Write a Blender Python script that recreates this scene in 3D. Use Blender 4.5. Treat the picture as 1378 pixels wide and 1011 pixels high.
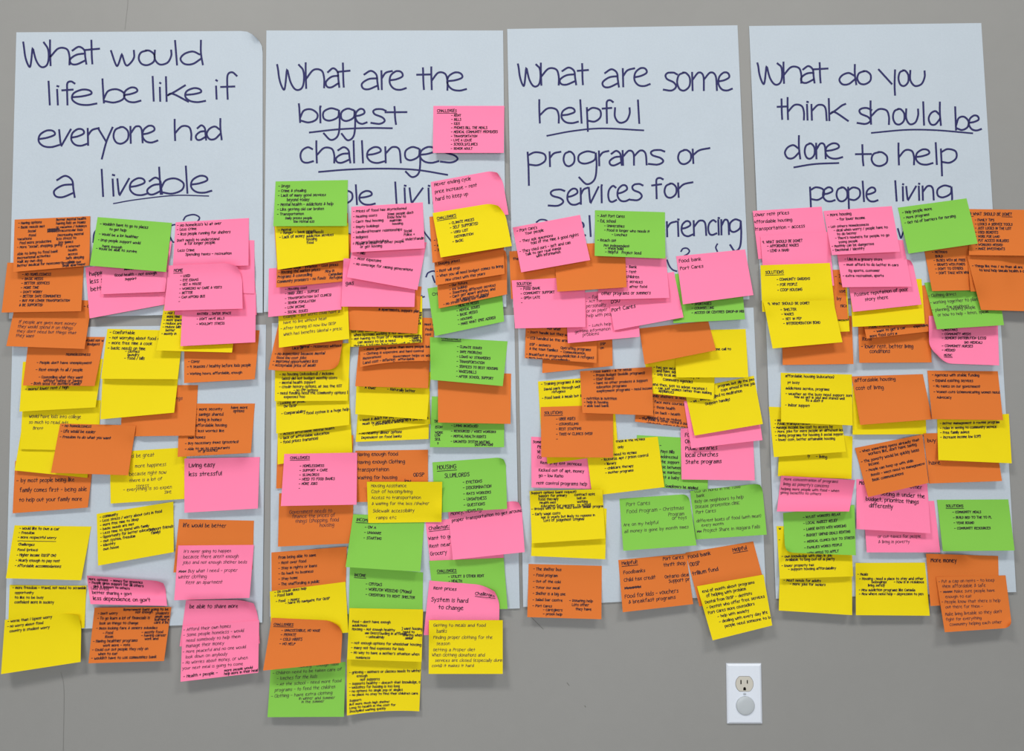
import bpy, bmesh, math, random
import numpy as np
from mathutils import Vector

random.seed(7)
scene = bpy.context.scene
for o in list(bpy.data.objects):
    bpy.data.objects.remove(o)

# ------------------------------------------------------------------ camera
F_PX, W_PX, H_PX = 1200.0, 1378.0, 1011.0
DIST = 1.80                       # camera to wall, metres
PITCH = math.radians(3.9)         # the photographer looks slightly up
CAM_Z = 0.977
cam_data = bpy.data.cameras.new('camera')
cam_data.sensor_width = 36.0
cam_data.lens = 36.0 * F_PX / W_PX
cam_data.clip_start = 0.05
cam = bpy.data.objects.new('camera', cam_data)
scene.collection.objects.link(cam)
cam.location = (0, -DIST, CAM_Z)
cam.rotation_euler = (math.radians(90) + PITCH, 0, 0)
scene.camera = cam

# ------------------------------------------------------------------ light
scene.view_settings.view_transform = 'Standard'
scene.view_settings.look = 'None'
scene.view_settings.exposure = -0.08
scene.view_settings.gamma = 1.0
scene.view_settings.use_curve_mapping = False

world = bpy.data.worlds.new('world')
scene.world = world
world.use_nodes = True
bg = world.node_tree.nodes['Background']
bg.inputs['Color'].default_value = (0.92, 0.96, 1.0, 1)
bg.inputs['Strength'].default_value = 0.27

def area(name, loc, target, sx, sy, power, color):
    d = bpy.data.lights.new(name, 'AREA')
    d.shape = 'RECTANGLE'; d.size = sx; d.size_y = sy
    d.energy = power; d.color = color
    o = bpy.data.objects.new(name, d)
    scene.collection.objects.link(o)
    o.location = loc
    v = Vector(target) - Vector(loc)
    o.rotation_euler = v.to_track_quat('-Z', 'Y').to_euler()
    return o
area('ceiling_light_panel', (-1.3, -2.7, 3.6), (-0.2, 0, 0.2), 1.0, 0.5, 61, (1.0, 0.98, 0.945))
area('ceiling_light_panel', (1.5, -2.7, 3.6), (0.2, 0, 0.2), 1.0, 0.5, 42, (1.0, 0.98, 0.945))
area('low_front_fill', (-0.2, -4.0, 0.75), (0, 0, 0.1), 3.2, 1.3, 73, (0.93, 0.965, 1.0))  # added fill lamp, low in front, evens out the wall from top to bottom

# ------------------------------------------------------------------ helpers
SIN, COS = math.sin(PITCH), math.cos(PITCH)
def point_on_wall(px, py, h=0.0):
    """measured photo position + height off the wall -> world point"""
    a = (px - W_PX / 2) / F_PX
    b = -(py - H_PX / 2) / F_PX
    dy = COS - b * SIN
    dz = SIN + b * COS
    t = (DIST - h) / dy
    return (a * t, -h, CAM_Z + dz * t)

def srgb(r, g, b):
    f = lambda c: (c / 255 / 12.92) if c <= 10 else ((c / 255 + 0.055) / 1.055) ** 2.4
    return (f(r), f(g), f(b), 1)

def paper_material(name, col, rough=0.75, grain=0.05, bump=0.04, scale=900, sheen=0.0, blotch=0.04):
    m = bpy.data.materials.new(name); m.use_nodes = True
    nt = m.node_tree; N = nt.nodes; L = nt.links
    b = N['Principled BSDF']
    b.inputs['Roughness'].default_value = rough
    b.inputs['Specular IOR Level'].default_value = 0.25
    tc = N.new('ShaderNodeTexCoord')
    n1 = N.new('ShaderNodeTexNoise'); n1.inputs['Scale'].default_value = scale; n1.inputs['Detail'].default_value = 3
    n2 = N.new('ShaderNodeTexNoise'); n2.inputs['Scale'].default_value = 14; n2.inputs['Detail'].default_value = 4
    L.new(tc.outputs['Object'], n1.inputs['Vector']); L.new(tc.outputs['Object'], n2.inputs['Vector'])
    h = N.new('ShaderNodeHueSaturation')
    h.inputs['Color'].default_value = col
    ma = N.new('ShaderNodeMath'); ma.operation = 'MULTIPLY_ADD'
    ma.inputs[1].default_value = grain; ma.inputs[2].default_value = 1 - grain / 2 - blotch / 2
    mb = N.new('ShaderNodeMath'); mb.operation = 'MULTIPLY_ADD'
    mb.inputs[1].default_value = blotch
    L.new(n1.outputs['Fac'], ma.inputs[0]); L.new(n2.outputs['Fac'], mb.inputs[0]); L.new(ma.outputs[0], mb.inputs[2])
    L.new(mb.outputs[0], h.inputs['Value'])
    L.new(h.outputs['Color'], b.inputs['Base Color'])
    bp = N.new('ShaderNodeBump'); bp.inputs['Strength'].default_value = bump; bp.inputs['Distance'].default_value = 0.002
    L.new(n1.outputs['Fac'], bp.inputs['Height']); L.new(bp.outputs['Normal'], b.inputs['Normal'])
    return m

MAT = {
    'y': paper_material('yellow_paper', srgb(233, 210, 0)),
    'o': paper_material('orange_paper', srgb(218, 116, 46)),
    'p': paper_material('pink_paper', srgb(254, 130, 170)),
    'g': paper_material('green_paper', srgb(130, 196, 74)),
    'sheet': paper_material('white_chart_paper', srgb(189, 199, 208), grain=0.10, bump=0.10, scale=260, blotch=0.06),
}
def ink_material(name, col):
    m = bpy.data.materials.new(name); m.use_nodes = True
    nt = m.node_tree; b = nt.nodes['Principled BSDF']
    n = nt.nodes.new('ShaderNodeTexNoise'); n.inputs['Scale'].default_value = 60
    r = nt.nodes.new('ShaderNodeMix'); r.data_type = 'RGBA'
    c = [x for x in nt.nodes if x == r][0]
    r.inputs[6].default_value = col
    r.inputs[7].default_value = (col[0] * 1.9 + .006, col[1] * 1.9 + .006, col[2] * 1.9 + .012, 1)
    nt.links.new(n.outputs['Fac'], r.inputs[0]); nt.links.new(r.outputs[2], b.inputs['Base Color'])
    b.inputs['Roughness'].default_value = 0.6
    b.inputs['Specular IOR Level'].default_value = 0.2
    return m
INK = {'h': ink_material('navy_marker_ink', srgb(34, 34, 78)),
       'm': ink_material('black_pen_ink', srgb(38, 26, 34)),
       'b': ink_material('thin_pen_ink', srgb(58, 40, 46))}

# ------------------------------------------------------------------ stroke lettering (own single-line hand)
G = {
'a': "2,8 5,10 7.5,8 8,4 8.5,0;8,6 4,5.5 1,3 1.5,.5 4,0 8,2",
'b': "1,18 1.2,9 1.5,0;1.5,3 3,8 6,9 8.5,6 8,2 5,0 2,1",
'c': "7,8.8 4.5,10 1.5,8 .5,4.5 1.5,1 4,0 7.5,1",
'd': "7.5,7 5,9 2,7.5 .5,4 2,.5 5,.5 8,4;8,18 8,8 8.7,0",
'e': "1,5 4,5.6 6.8,7.2 6.3,9.4 4,10 1.3,7.6 .8,3.6 2.6,.6 5.5,-.2 8.5,.8",
'f': "7,16 5,18 3,16.5 2.8,10 3,0;0,9.5 6,10",
'g': "7,9 4,10 1,7.5 1,3 3.5,1.5 7,4 7.5,9 7.5,9 7.8,0 7,-6 4,-8 1,-5",
'h': "1,18 1,9 1.2,0;1.2,5 4,9.5 7,9 8,5 8,0",
'i': "1,10 1.2,0;1,13.5 1.4,13.1",
'j': "4,10 4,-3 3,-7 0,-7;4,13.5 4.4,13.1",
'k': "1,18 1.2,0;6.6,12 3.5,7 1.4,4.2 1.4,4.2 3,5.5 7.5,0",
'l': "1,18 1.3,0",
'm': "1,10 1.2,0;1.2,6 3.5,10 5.3,8 5.5,0;5.5,6 8,10 10,8 10.5,0",
'n': "1,10 1.2,0;1.2,6 4,10 6.8,8.5 7.5,0",
'o': "4.5,10 1.5,8.5 .5,4.5 2,.8 5,0 8,2.5 8.2,7 6,9.7 4,10",
'p': "1,10 1.3,1 1.5,-8;1.2,8 4,10 7.5,8.5 7.8,4 5,1 1.5,1.5",
'q': "7,9 4,10 1,7.5 1,3 3.5,1 7,4;7.5,10 7.8,-8",
'r': "1,10 1.2,0;1.2,6 3,9 6,10",
's': "7,9 4.5,10.5 2,9 2.5,6.5 5.5,4.5 6.5,2 4.5,0 1,.5",
't': "3,16 3.2,5 3.5,0;0,8 7,8.4",
'u': "1,10 1,4 3,.3 6,1.5 7.5,6 7.5,10",
'v': "1,10 1.5,4 2,0 2,0 7,10",
'w': ".5,10 2.5,.5 3.5,.5 5,8 5,8 6.5,.5 8,.5 10,5 10,10",
'x': "1,10 7,0;7,10 .5,0", 'y': ".5,10 4.5,2;8,10 5,2 2.5,-8",
'z': "1,10 7,10 7,10 1,0 1,0 7.5,0",
'@': "1,17 2,6 4,0 5,1 6,11 6,11 8,3 11,-1 14,1 14.5,8 12,16",
'!Y': ".5,10 6.5,1;8,10 7.8,0 8,-8",
'A': "0,0 4,15 4,15 8,0;1.5,5 7,5",
'B': "1,0 1,15 1,15 6,14 6.5,10 1.5,8 1.5,8 7,7 7.5,2 1,0",
'C': "8,13 4.5,15 1,11 .5,5 3,.5 8,1.5", 'D': "1,0 1,15 1,15 7,12 8,6 5,1 1,0",
'E': "7,15 1,15 1,15 1,0 1,0 7,0;1,8 6,8", 'F': "7,15 1,15 1,15 1,0;1,8 6,8",
'G': "8,13 4,15 1,10 1,4 4,0 8,2 8,7 8,7 5,7", 'H': "1,15 1,0;8,15 8,0;1,8 8,8",
'I': "2,15 2,0", 'J': "6,15 6,3 3,0 1,2", 'K': "1,15 1,0;7,15 1,7 1,7 8,0",
'L': "1,15 1,0 1,0 7,0", 'M': "1,0 2,15 2,15 5,5 5,5 8,15 8,15 9,0",
'N': "1,0 1,15 1,15 8,0 8,0 8,15", 'O': "5,15 1,12 .5,5 4,0 8,3 8.5,10 6,15 4,15",
'P': "1,0 1,15 1,15 7,14 7,9 1,7", 'Q': "5,15 1,12 .5,5 4,0 8,3 8.5,10 6,15 4,15;5,4 9,-1",
'R': "1,0 1,15 1,15 7,14 7,9 1,7;3,7 8,0", 'S': "7.5,13 4.5,15 1.5,12 3,8.5 7,6 7,2 4,0 1,1.5",
'T': "4,15 4,0;0,15 8,15", 'U': "1,15 1,4 4,0 8,4 8,15", 'V': "0,15 4,0 4,0 8,15",
'W': "0,15 3,0 3,0 5,10 5,10 7,0 7,0 10,15", 'X': "1,15 8,0;8,15 0,0", 'Y': "0,15 4,8;8,15 4,8 4,0",
'Z': "1,15 8,15 8,15 1,0 1,0 8,0",
'0': "5,15 1,11 1,4 4,0 7,4 7,11 4,15", '1': "3,15 3,0", '2': "1,12 4,15 7,11 1,0 1,0 8,0",
'3': "1,14 6,14 6,9 3,8 3,8 7,6 6,1 1,1", '4': "2,15 1,7 8,7;6,15 6,0", '5': "7,15 2,15 2,15 2,9 6,9 7,4 4,0 1,1",
'6': "6,15 2,9 1,3 4,0 7,4 5,8 1,5", '7': "1,15 7,15 7,15 3,0", '8': "4,8 1,12 4,15 7,12 4,8 1,3 4,0 7,3 4,8",
'9': "7,11 4,8 1,11 4,15 7,13 7,0",
'-': "0,6 6,6.3", '.': "1,.8 1.6,0", ',': "2,1 1,-3", "'": "1,16 .5,12", '/': "6,16 0,-1",
'(': "4,17 1,9 4,-2", ')': "0,17 3,9 0,-2", '?': "1,13 4,16 7,13 4,8 4,5;4,1 4.4,0", '!': "2,16 2,5;2,1 2.4,0",
'&': "8,3 3,14 5,15 6,12 1,4 3,0 8,6", ':': "1,8 1.4,7;1,1 1.4,0", '+': "0,6 7,6;3.5,10 3.5,2",
'$': "7,13 2,12 7,5 1,3;4,17 4,-1", '"': "1,16 1,12;4,16 4,12", '>': "0,6 8,6;5,9 8,6 8,6 5,3",
'#': "0,2 9,8;0,8 9,2;0,5 9,5;1,0 8,10;1,9 8,1", '_': "0,6 8,6", '^': "4,12 4,-2;1,8 4,12 4,12 7,8", ']': "0,16 4,16 4,16 4,-6 4,-6 0,-6",
}
GLY = {}
def glyph(c):
    if c not in GLY:
        st = []
        for s in G[c].split(';'):
            st.append([tuple(float(v) for v in p.split(',')) for p in s.split()])
        GLY[c] = (st, max(p[0] for s in st for p in s))
    return GLY[c]

def spline(pts, n):
    if len(pts) < 3 or n < 2: return list(pts)
    out = []
    P = [pts[0]] + list(pts) + [pts[-1]]
    for i in range(1, len(P) - 2):
        p0, p1, p2, p3 = P[i-1], P[i], P[i+1], P[i+2]
        if p1 == p2: continue
        # a doubled point is a corner
        if p0 == p1: p0 = (2*p1[0]-p2[0], 2*p1[1]-p2[1])
        if p2 == p3: p3 = (2*p2[0]-p1[0], 2*p2[1]-p1[1])
        for k in range(n):
            t = k / n
            out.append(tuple(0.5 * ((2*p1[d]) + (-p0[d]+p2[d])*t + (2*p0[d]-5*p1[d]+4*p2[d]-p3[d])*t*t
                              + (-p0[d]+3*p1[d]-3*p2[d]+p3[d])*t**3) for d in (0, 1)))
    out.append(pts[-1])
    return out

class Ribbon:
    """flat pen strokes laid on a surface: pts in photo px, surf(px,py)->world point"""
    def __init__(self, surf): self.v = []; self.f = []; self.surf = surf
    def stroke(self, pts, w):
        q = [pts[0]]
        for p in pts[1:]:
            if (p[0]-q[-1][0])**2 + (p[1]-q[-1][1])**2 > 1e-4: q.append(p)
        if len(q) < 2: return
        b = len(self.v); n = len(q)
        for i, p in enumerate(q):
            a = q[max(i-1, 0)]; c = q[min(i+1, n-1)]
            dx, dy = c[0]-a[0], c[1]-a[1]
            l = math.hypot(dx, dy) or 1
            if l < 1e-6: dx, dy, l = 1, 0, 1
            ex = 0
            nx, ny = -dy/l*w/2, dx/l*w/2
            if i == 0: ex = -w*.35
            if i == n-1: ex = w*.35
            px, py = p[0]+dx/l*ex, p[1]+dy/l*ex
            self.v.append(self.surf(px+nx, py+ny)); self.v.append(self.surf(px-nx, py-ny))
        for i in range(n-1):
            k = b+2*i
            self.f.append((k, k+1, k+3, k+2))
    def build(self, name, mat, parent):
        if not self.f: return None
        me = bpy.data.meshes.new(name)
        ox, oy, oz = parent.location
        me.from_pydata([(x-ox, y-oy, z-oz) for x, y, z in self.v], [], self.f)
        me.materials.append(mat)
        o = bpy.data.objects.new(name, me)
        scene.collection.objects.link(o)
        o.parent = parent
        return o

# ------------------------------------------------------------------ measurements
SC = 1378 / 360.0
TILE = {'A1': (0, 270), 'A2': (0, 440), 'A3': (0, 580), 'A4': (0, 720),
        'B1': (350, 130), 'B2': (350, 310), 'B3': (350, 480), 'B4': (350, 640), 'B5': (350, 780),
        'C1': (680, 260), 'C2': (680, 420), 'C3': (680, 580), 'C4': (680, 680),
        'D1': (1018, 250), 'D2': (1018, 420), 'D3': (1018, 560), 'D4': (1018, 680)}
HT = {'H1': (0, 30, SC), 'H2': (0, 150, SC), 'H3': (350, 30, SC), 'H4': (350, 180, SC), 'H5': (680, 30, SC),
      'H6': (680, 190, SC), 'H7': (1000, 30, 3.6455), 'H8': (1000, 160, 3.6455),
      'A1': (0, 270, SC), 'B1': (350, 130, SC), 'B2': (350, 310, SC), 'C1': (680, 260, SC), 'D1': (1018, 250, SC)}
SHEETS = [
 dict(q=(17, 441, 358, 437, 353, 838, 7, 850), seed=.4, label='lower white chart sheet of the leftmost pair, mostly covered by notes'),
 dict(q=(366, 435, 692, 424, 699.5, 819, 363, 830), seed=1.7, label='lower white chart sheet of the second pair from the left, mostly covered by notes'),
 dict(q=(697, 423, 1014, 414, 1031, 800, 704, 817), seed=2.9, label='lower white chart sheet of the third pair from the left, mostly covered by notes'),
 dict(q=(1030, 413, 1345, 404, 1367.5, 797, 1044, 806), seed=4.1, label='lower white chart sheet of the rightmost pair, mostly covered by notes'),
 dict(q=(22, 43.5, 353.5, 41.5, 353.5, 421, 12, 429), seed=5.2, corners=[('tr', 26, 9)],
  label='white chart sheet headed "What would life be like", its top right corner curled',
  words=[('H1', '@:120-250 h:258-358 a:362-445 t:440-512', 228, 212, 90, 130, 60),
   ('H1', 'w:572-690 o:715-795 u:798-882 l:890-930 d:930-1045', 222, 218, 75, 124, 60),
   ('H1', 'l:243-268 i:288-310 f:320-385 e:372-498', 425, 425, 78, 120, 60),
   ('H1', 'b:528-640 e:640-725', 415, 410, 75, 122, 60),
   ('H1', 'l:780-802 i:820-832 k:855-970 e:955-1058', 405, 411, 70, 125, 60),
   ('H1', 'i:1108-1125 f:1138-1220', 395, 396, 65, 138, 60),
   ('H2', 'e:200-305 v:305-365 e:368-450 r:452-510 y:505-580 o:585-660 n:672-735 e:735-812', 185, 157, 85, 100, 74),
   ('H2', 'h:900-985 a:1010-1062 d:1065-1142', 149, 145, 75, 107, 60),
   ('H2', 'a:280-385', 442, 442, 110, 110, 60),
   ('H2', 'l:515-545 i:572-600 v:605-665 e:670-765 a:760-835 b:820-945 l:948-980 e:985-1090', 438, 416, 86, 138, 60)],
  strokes=[('H2', 'underline', [(585, 475), (700, 455), (900, 433), (1075, 436)], 1.6),
   ('H2', 'question_mark', [(945, 560), (960, 540), (1000, 532), (1028, 548), (1010, 575), (985, 590), (980, 615)], 2.1),
   ('A1', 'handwritten_word', [(505, 142), (485, 170), (480, 215)], 2.1),
   ('A1', 'handwritten_word', [(880, 130), (900, 124), (915, 130)], 2.1),
   ('A1', 'handwritten_word', [(878, 190), (890, 212), (905, 215)], 2.1)]),
 dict(q=(358.5, 41, 677, 41, 681.5, 413, 355, 420), seed=6.6,
  label='white chart sheet headed "What are the biggest challenges"',
  words=[('H3', '@:88-225 h:235-330 a:340-408 t:400-462', 345, 332, 98, 130, 60),
   ('H3', 'a:525-610 r:625-680 e:668-752', 345, 347, 95, 100, 60),
   ('H3', 't:808-880 h:882-965 e:965-1062', 344, 352, 92, 115, 60),
   ('H3', 'b:200-295 i:305-318 g:328-410 g:420-490 e:492-550 s:572-648 t:645-755', 515, 526, 75, 94, 88),
   ('H4', 'c:208-274 h:290-382 a:392-465 l:478-490 l:518-540 e:552-640 n:645-725 g:750-825 e:825-920 s:930-1025', 150, 148, 80, 112, 75),
   ('H4', 'p:412-474 l:486-510 e:512-592', 363, 366, 70, 100, 40),
   ('H4', 'l:688-715 i:738-758 v:770-838 i:862-880 n:892-960 g:975-1040', 358, 360, 78, 108, 60)],
  strokes=[('H3', 'underline', [(255, 568), (400, 552), (550, 545), (680, 546)], 2.4),
   ('H4', 'underline', [(303, 197), (450, 185), (620, 180), (800, 186), (965, 212)], 2.4),
   ('B2', 'handwritten_word', [(855, 240), (865, 220), (890, 210), (905, 214)], 2.1),
   ('B2', 'handwritten_word', [(888, 235), (893, 250), (900, 268)], 2.1),
   ('B2', 'handwritten_word', [(832, 338), (838, 344), (846, 342)], 2.1),
   ('B1', 'handwritten_word', [(840, 690), (858, 715), (882, 745)], 2.1),
   ('B1', 'handwritten_word', [(455, 706), (470, 712)], 2.1)]),
 dict(q=(682.5, 39, 992.5, 34, 1008.5, 403, 690, 414), seed=8.3,
  label='white chart sheet headed "What are some helpful programs or services for"',
  words=[('H5', '@:65-180 h:183-275 a:282-365 t:372-427', 325, 320, 88, 112, 60),
   ('H5', 'a:502-585 r:605-665 e:665-745', 336, 326, 92, 100, 60),
   ('H5', 's:815-885 o:885-950 m:962-1090 e:1098-1168', 352, 350, 92, 100, 60),
   ('H5', 'h:175-275 e:290-375 l:378-405 p:420-490 f:500-555 u:565-640 l:675-702', 518, 520, 78, 118, 42),
   ('H6', 'p:115-205 r:228-285 o:300-355 g:380-470 r:482-532 a:538-600 m:604-728 s:738-820', 132, 120, 74, 90, 95),
   ('H6', 'o:890-955 r:965-1052', 120, 108, 72, 90, 60),
   ('H6', 's:222-305 e:320-385 r:388-425 v:430-480 i:492-502 c:530-572 e:578-640 s:645-708', 336, 302, 82, 100, 60),
   ('H6', 'f:755-812 o:820-880 r:890-965', 297, 284, 72, 105, 60),
   ('H6', 'e:372-412 l:425-452', 490, 490, 70, 105, 60),
   ('H6', 'r:832-880 i:884-900 e:908-965 n:970-1035 c:1045-1088 i:1092-1108 n:1112-1152 g:1158-1215', 492, 478, 76, 100, 88)],
  strokes=[('H5', 'underline', [(215, 585), (350, 560), (500, 547), (712, 557)], 2.2),
   ('H6', 'handwritten_word', [(160, 418), (180, 405), (205, 406), (220, 415)], 2.1),
   ('H6', 'question_mark', [(905, 568), (915, 554), (935, 552), (948, 565), (940, 580), (920, 592)], 2.1),
   ('C1', 'handwritten_word', [(833, 345), (845, 375), (862, 395), (882, 402)], 2.1),
   ('H6', 'handwritten_word', [(1092, 530), (1084, 548), (1092, 568)], 2.1)]),
 dict(q=(1008, 35, 1320.5, 31, 1343, 396, 1024, 405), seed=9.9,
  label='white chart sheet headed "What do you think should be done"',
  words=[('H7', '@:70-190 h:198-285 a:285-350 t:345-415', 300, 296, 82, 102, 60),
   ('H7', 'd:472-555 o:560-625', 308, 303, 64, 97, 60),
   ('H7', 'Y:665-745 o:762-810 u:820-890', 308, 316, 76, 90, 46),
   ('H7', 't:168-215 h:218-298 i:308-325 n:335-410 k:420-515', 475, 484, 75, 106, 60),
   ('H7', 's:560-630 h:625-715 o:735-790 u:800-858 l:878-895 d:910-970', 498, 505, 76, 112, 60),
   ('H7', 'b:1040-1105 e:1108-1168', 528, 530, 72, 112, 60),
   ('H8', 'd:205-280 o:302-350 n:358-405 e:405-487', 196, 194, 74, 112, 60),
   ('H8', 't:552-628 o:630-705', 228, 232, 68, 112, 60),
   ('H8', 'h:762-838 e:848-930 l:938-960 p:970-1045', 225, 222, 74, 105, 56),
   ('H8', 'p:328-395 e:392-450 o:458-510 p:515-572 l:578-605 e:605-660', 404, 405, 68, 98, 42),
   ('H8', 'l:738-765 i:780-790 v:800-848 i:858-870 n:880-935 g:955-1025', 403, 394, 68, 98, 60)],
  strokes=[('H7', 'underline', [(630, 543), (800, 528), (950, 530), (1125, 545)], 2.2),
   ('H8', 'underline', [(250, 238), (350, 222), (468, 217)], 2.4),
   ('D1', 'handwritten_word', [(728, 222), (740, 262), (745, 268), (756, 238)], 2.3)]),
]
NOTES = []
def N(tile, c, q, label, text=(), lift=None, corners=(), bow=0):
    ox, oy = TILE[tile]
    qq = tuple((ox if i % 2 == 0 else oy) + v/SC for i, v in enumerate(q))
    NOTES.append(dict(tile=tile, c=c, q=qq, label=label, text=list(text), lift=lift, corners=[(c_, r_*.72, d_*.6) for c_, r_, d_ in corners], bow=bow, col=tile[0].lower()))

# ---- first pair of sheets
N('A3','o',(78,155,480,165,452,395,65,425),'orange note reading "family comes first", below two plain yellow bottom edges',
  [(85,265,50,13.5,'- by most people being like|  family comes first - being able|  to help out your family more','m')],.006)
N('A2','y',(112,520,480,535,450,778,75,740),'lowest yellow note of the left pile, its corner poking below the "freedom" orange note',[],.006)
N('A2','y',(118,375,520,378,505,640,103,630),'yellow note with faint lines about kids and college, partly under the "freedom" orange note',
  [(150,468,30,11.5,'would have kids into college|so much to read ads|   Brent','b')],.004)
N('A2','y',(118,180,530,165,492,415,100,437),'yellow note whose only line showing ends "rent (high)", under an orange homelessness note',
  [(130,328,22,10.5,'- more/ lower rent / high','m')],.008)
N('A2','o',(150,50,540,52,487,305,118,302),'orange note reading "Homelessness" and "People don\'t have unemployment"',
  [(440,75,20,9.5,'Would not want|  Budgets','m'),(340,148,20,11.5,'Homelessness'),(190,190,37,10,'- People don\'t have unemployment|- Rent enough to all / people'),
   (200,265,18,9.6,'- Counselling what they want|    without taking or saving'),(160,298,18,9.6,'- Both good for mothers/family')],.010)
N('A1','o',(85,505,475,515,435,765,32,750),'orange note reading "If people are given more money they would spend it on things"',
  [(425,550,22,10,' _ C__'),(95,632,24,11.4,'If people are given more money|they would spend it on things|they don\'t need but things that|they want','b')],.009)
N('A1','o',(38,320,432,320,418,570,8,577),'orange note starting "no homelessness", a bulleted list partly under the top left note',
  [(115,385,22.5,10.2,'- no homelessness|- basic needs|- better control|- more help|- can\'t work|- better wage communities')],.010)
NOTES[-1]['text'] = [(115,387,22.6,9.6,'- NO HOMELESSNESS|- BASIC NEEDS|- BETTER SERVICES|- MORE TIME|- DON\'T WORRY|- BETTER SAFE COMMUNITIES|- BUY FOR LOWER TRANSPORTATION|& BE SUPPORTED')]
N('A1','o',(75,98,465,80,460,335,68,368),'orange note at the top left, crowded with two columns of writing and a blacked-out word',
  [(95,122,22,9.2,'- Having options|- Basic needs met|        Social|         Food'),(245,155,10,11,'#####|####'),(290,105,19,8.6,'Better mental health|having kids on teams|or vacation / holidays|Extracurricular kids'),
   (90,205,21,9.2,'Vacations|  Feel more productive|- More "social", shopping, giving'),(90,282,20,9.2,'Able to bring to food bank|Recreational activities|Walk my own dog|Better medical for newcomers'),
   (285,185,19,8.8,'  Decreasing mental| less stress to|   buy games'),(340,243,20,8.6,'& internet|  health|  access|Safe sleeping|  place'),(320,328,14,8.6,'Groceries own|Single apartment')],.012)
N('A2','o',(630,300,1020,300,1003,560,622,565),'orange note behind the blank yellow one, its only word ending in "gs"',
  [(885,378,25,13,'things','m')],.008)
NOTES[-1]['text'] = [(905,376,25,14,'ngs','b')]
N('A2','o',(925,395,1313,395,1292,650,915,670),'orange note with a bulleted list whose last line mentions restaurants or groceries',
  [(1010,430,28,10.2,'- more security|- savings shared|- living in homes|affordable housing|- less worries like'),(955,578,29,9.8,'  own homes|- Buy necessary items (groceries)|- Able to go to restaurants'),(1020,645,20,9.6,'or groceries'),(1190,422,18,9.6,'have more|  options')],.010)
NOTES.insert(len(NOTES)-2, NOTES.pop())
N('A3','y',(565,110,960,85,965,350,570,375),'yellow note in cursive reading "more happiness because right now there is a lot of stress"',
  [(620,140,40,12.5,'Would be great|   more happiness'),(920,165,14,12,'####'),(665,238,30,12.5,'because right now|there is a lot of|   stress|- everything is so expen','b')],.005)
NOTES[-1]['text'] = [(610,142,40,13,'It would be great','b'),(695,190,42,13,'more happiness','b'),(665,232,32,12.5,'because right now|there is a lot of|    stress','b'),(635,312,25,12.5,'- everything is so expen|                         sive','b')]
NOTES.insert(len(NOTES)-3, NOTES.pop())
N('A2','y',(530,215,925,200,897,442,517,477),'blank yellow note under the yellow "Cambridge" style list, no writing showing',[],.011)
NOTES[-1]['label'] = 'blank yellow note directly under the yellow note listing clothes, laundry and food'
N('A2','o',(950,0,1337,18,1312,270,948,290),'orange note ending "affordable, enough", below the overlapping yellow and pink notes at the right',
  [(975,185,28,9.8,'- 4 seasons|'),(970,210,30,9.6,'- 4 seasons / laundry before kids people|- Working hours, affordable, enough')],.010)
NOTES[-1]['text'] = [(970,186,20,9.6,'- Cover'),(965,212,36,9.4,'- 4 seasons / healthy before kids people|- Working hours, affordable, enough')]
N('A2','y',(553,10,945,20,915,270,520,268),'yellow note listing "clothes, laundry, food / bills" in the middle column',
  [(565,35,27,11,'- Comfortable|- not worrying about food or|- more free time & cook|- basic needs on time'),(645,132,18,10,'- clothes|  laundry|- food / bills')],.010)
N('A1','y',(848,525,1230,525,1195,783,805,773),'yellow note under the "wouldn\'t stress" pink note, a strip of tiny writing at its left',
  [(850,585,18,8.6,'- Not having|  more time|- more space|- reduce prog|- reduce bills|   better|- mostly in')],.010)
N('A1','p',(905,350,1310,338,1322,590,900,590),'pink note with a rounded top corner behind the "Home" pink note at the right',[],.006,[('tr',30,9)])
N('A1','p',(943,480,1318,478,1315,730,930,750),'pink note ending "don\'t have kids, wouldn\'t stress", lowest pink at the right',
  [(1010,582,24,10,'- Savings|- RATHER , WORK A WHILE|- DON\'T HAVE KIDS|- WOULDN\'T STRESS')],.012)
NOTES[-1]['text'] = [(1012,565,22,9.6,'- RETURN'),(1015,590,26,9.6,'RATHER , SAFER SPACE|- DON\'T HAVE BILLS|- WOULDN\'T STRESS')]
NOTES[-1]['label'] = 'pink note ending "wouldn\'t stress", lowest of the overlapping pink notes at the right'
N('A1','p',(925,190,1310,205,1312,480,915,460),'pink note hardly showing, a strip at the right edge behind the top right pink note',[],.004)
N('A1','p',(905,112,1282,90,1280,335,890,342),'pink note starting "No homelessness at all over", top right of the first column',
  [(912,135,21,10.4,'- No homeless\'s @ all over|- Less crimes'),(915,180,36,10,'- Less people running for smokers|- Don\'t needs to substitute|    a for hungry people'),(912,262,22,10,'Less crime|      Spending taxes - recreation')],.009)
NOTES[-1]['text'] = [(912,135,21,10.2,'- No homeless\'s @ at over|- Less Crime'),(915,180,16,9.6,'- less people running for shelters'),(912,212,18,9.8,'Don\'t needs to understand|      a for longer people'),(915,264,22,10,'Less Crime|      Spending taxes - recreation')]
N('A1','p',(440,345,870,290,850,535,462,607),'pink note with only "happ", "less", "bett" showing at its left edge',
  [(460,388,40,15,'happier|less st|better','m')],.010)
N('A1','p',(530,240,885,210,850,470,522,483),'pink note reading "Good health, not enough support" under the green note',
  [(590,392,22,10,'Good health - not enough|        support'),(640,360,20,12,'####')],.010)
N('A1','p',(868,335,1245,318,1250,557,845,568),'pink note headed "Home" with rounded corner and a short underlined list',
  [(895,368,30,12,'~HOME'),(930,395,22,9.6,'- USED|- EYE EXAMS|- GET A HOUSE|- WORKERS W/ CARE & VISITS|- BETTER|- CAN AFFORD BUS|-')],.012,[('tr',34,10)])
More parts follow.
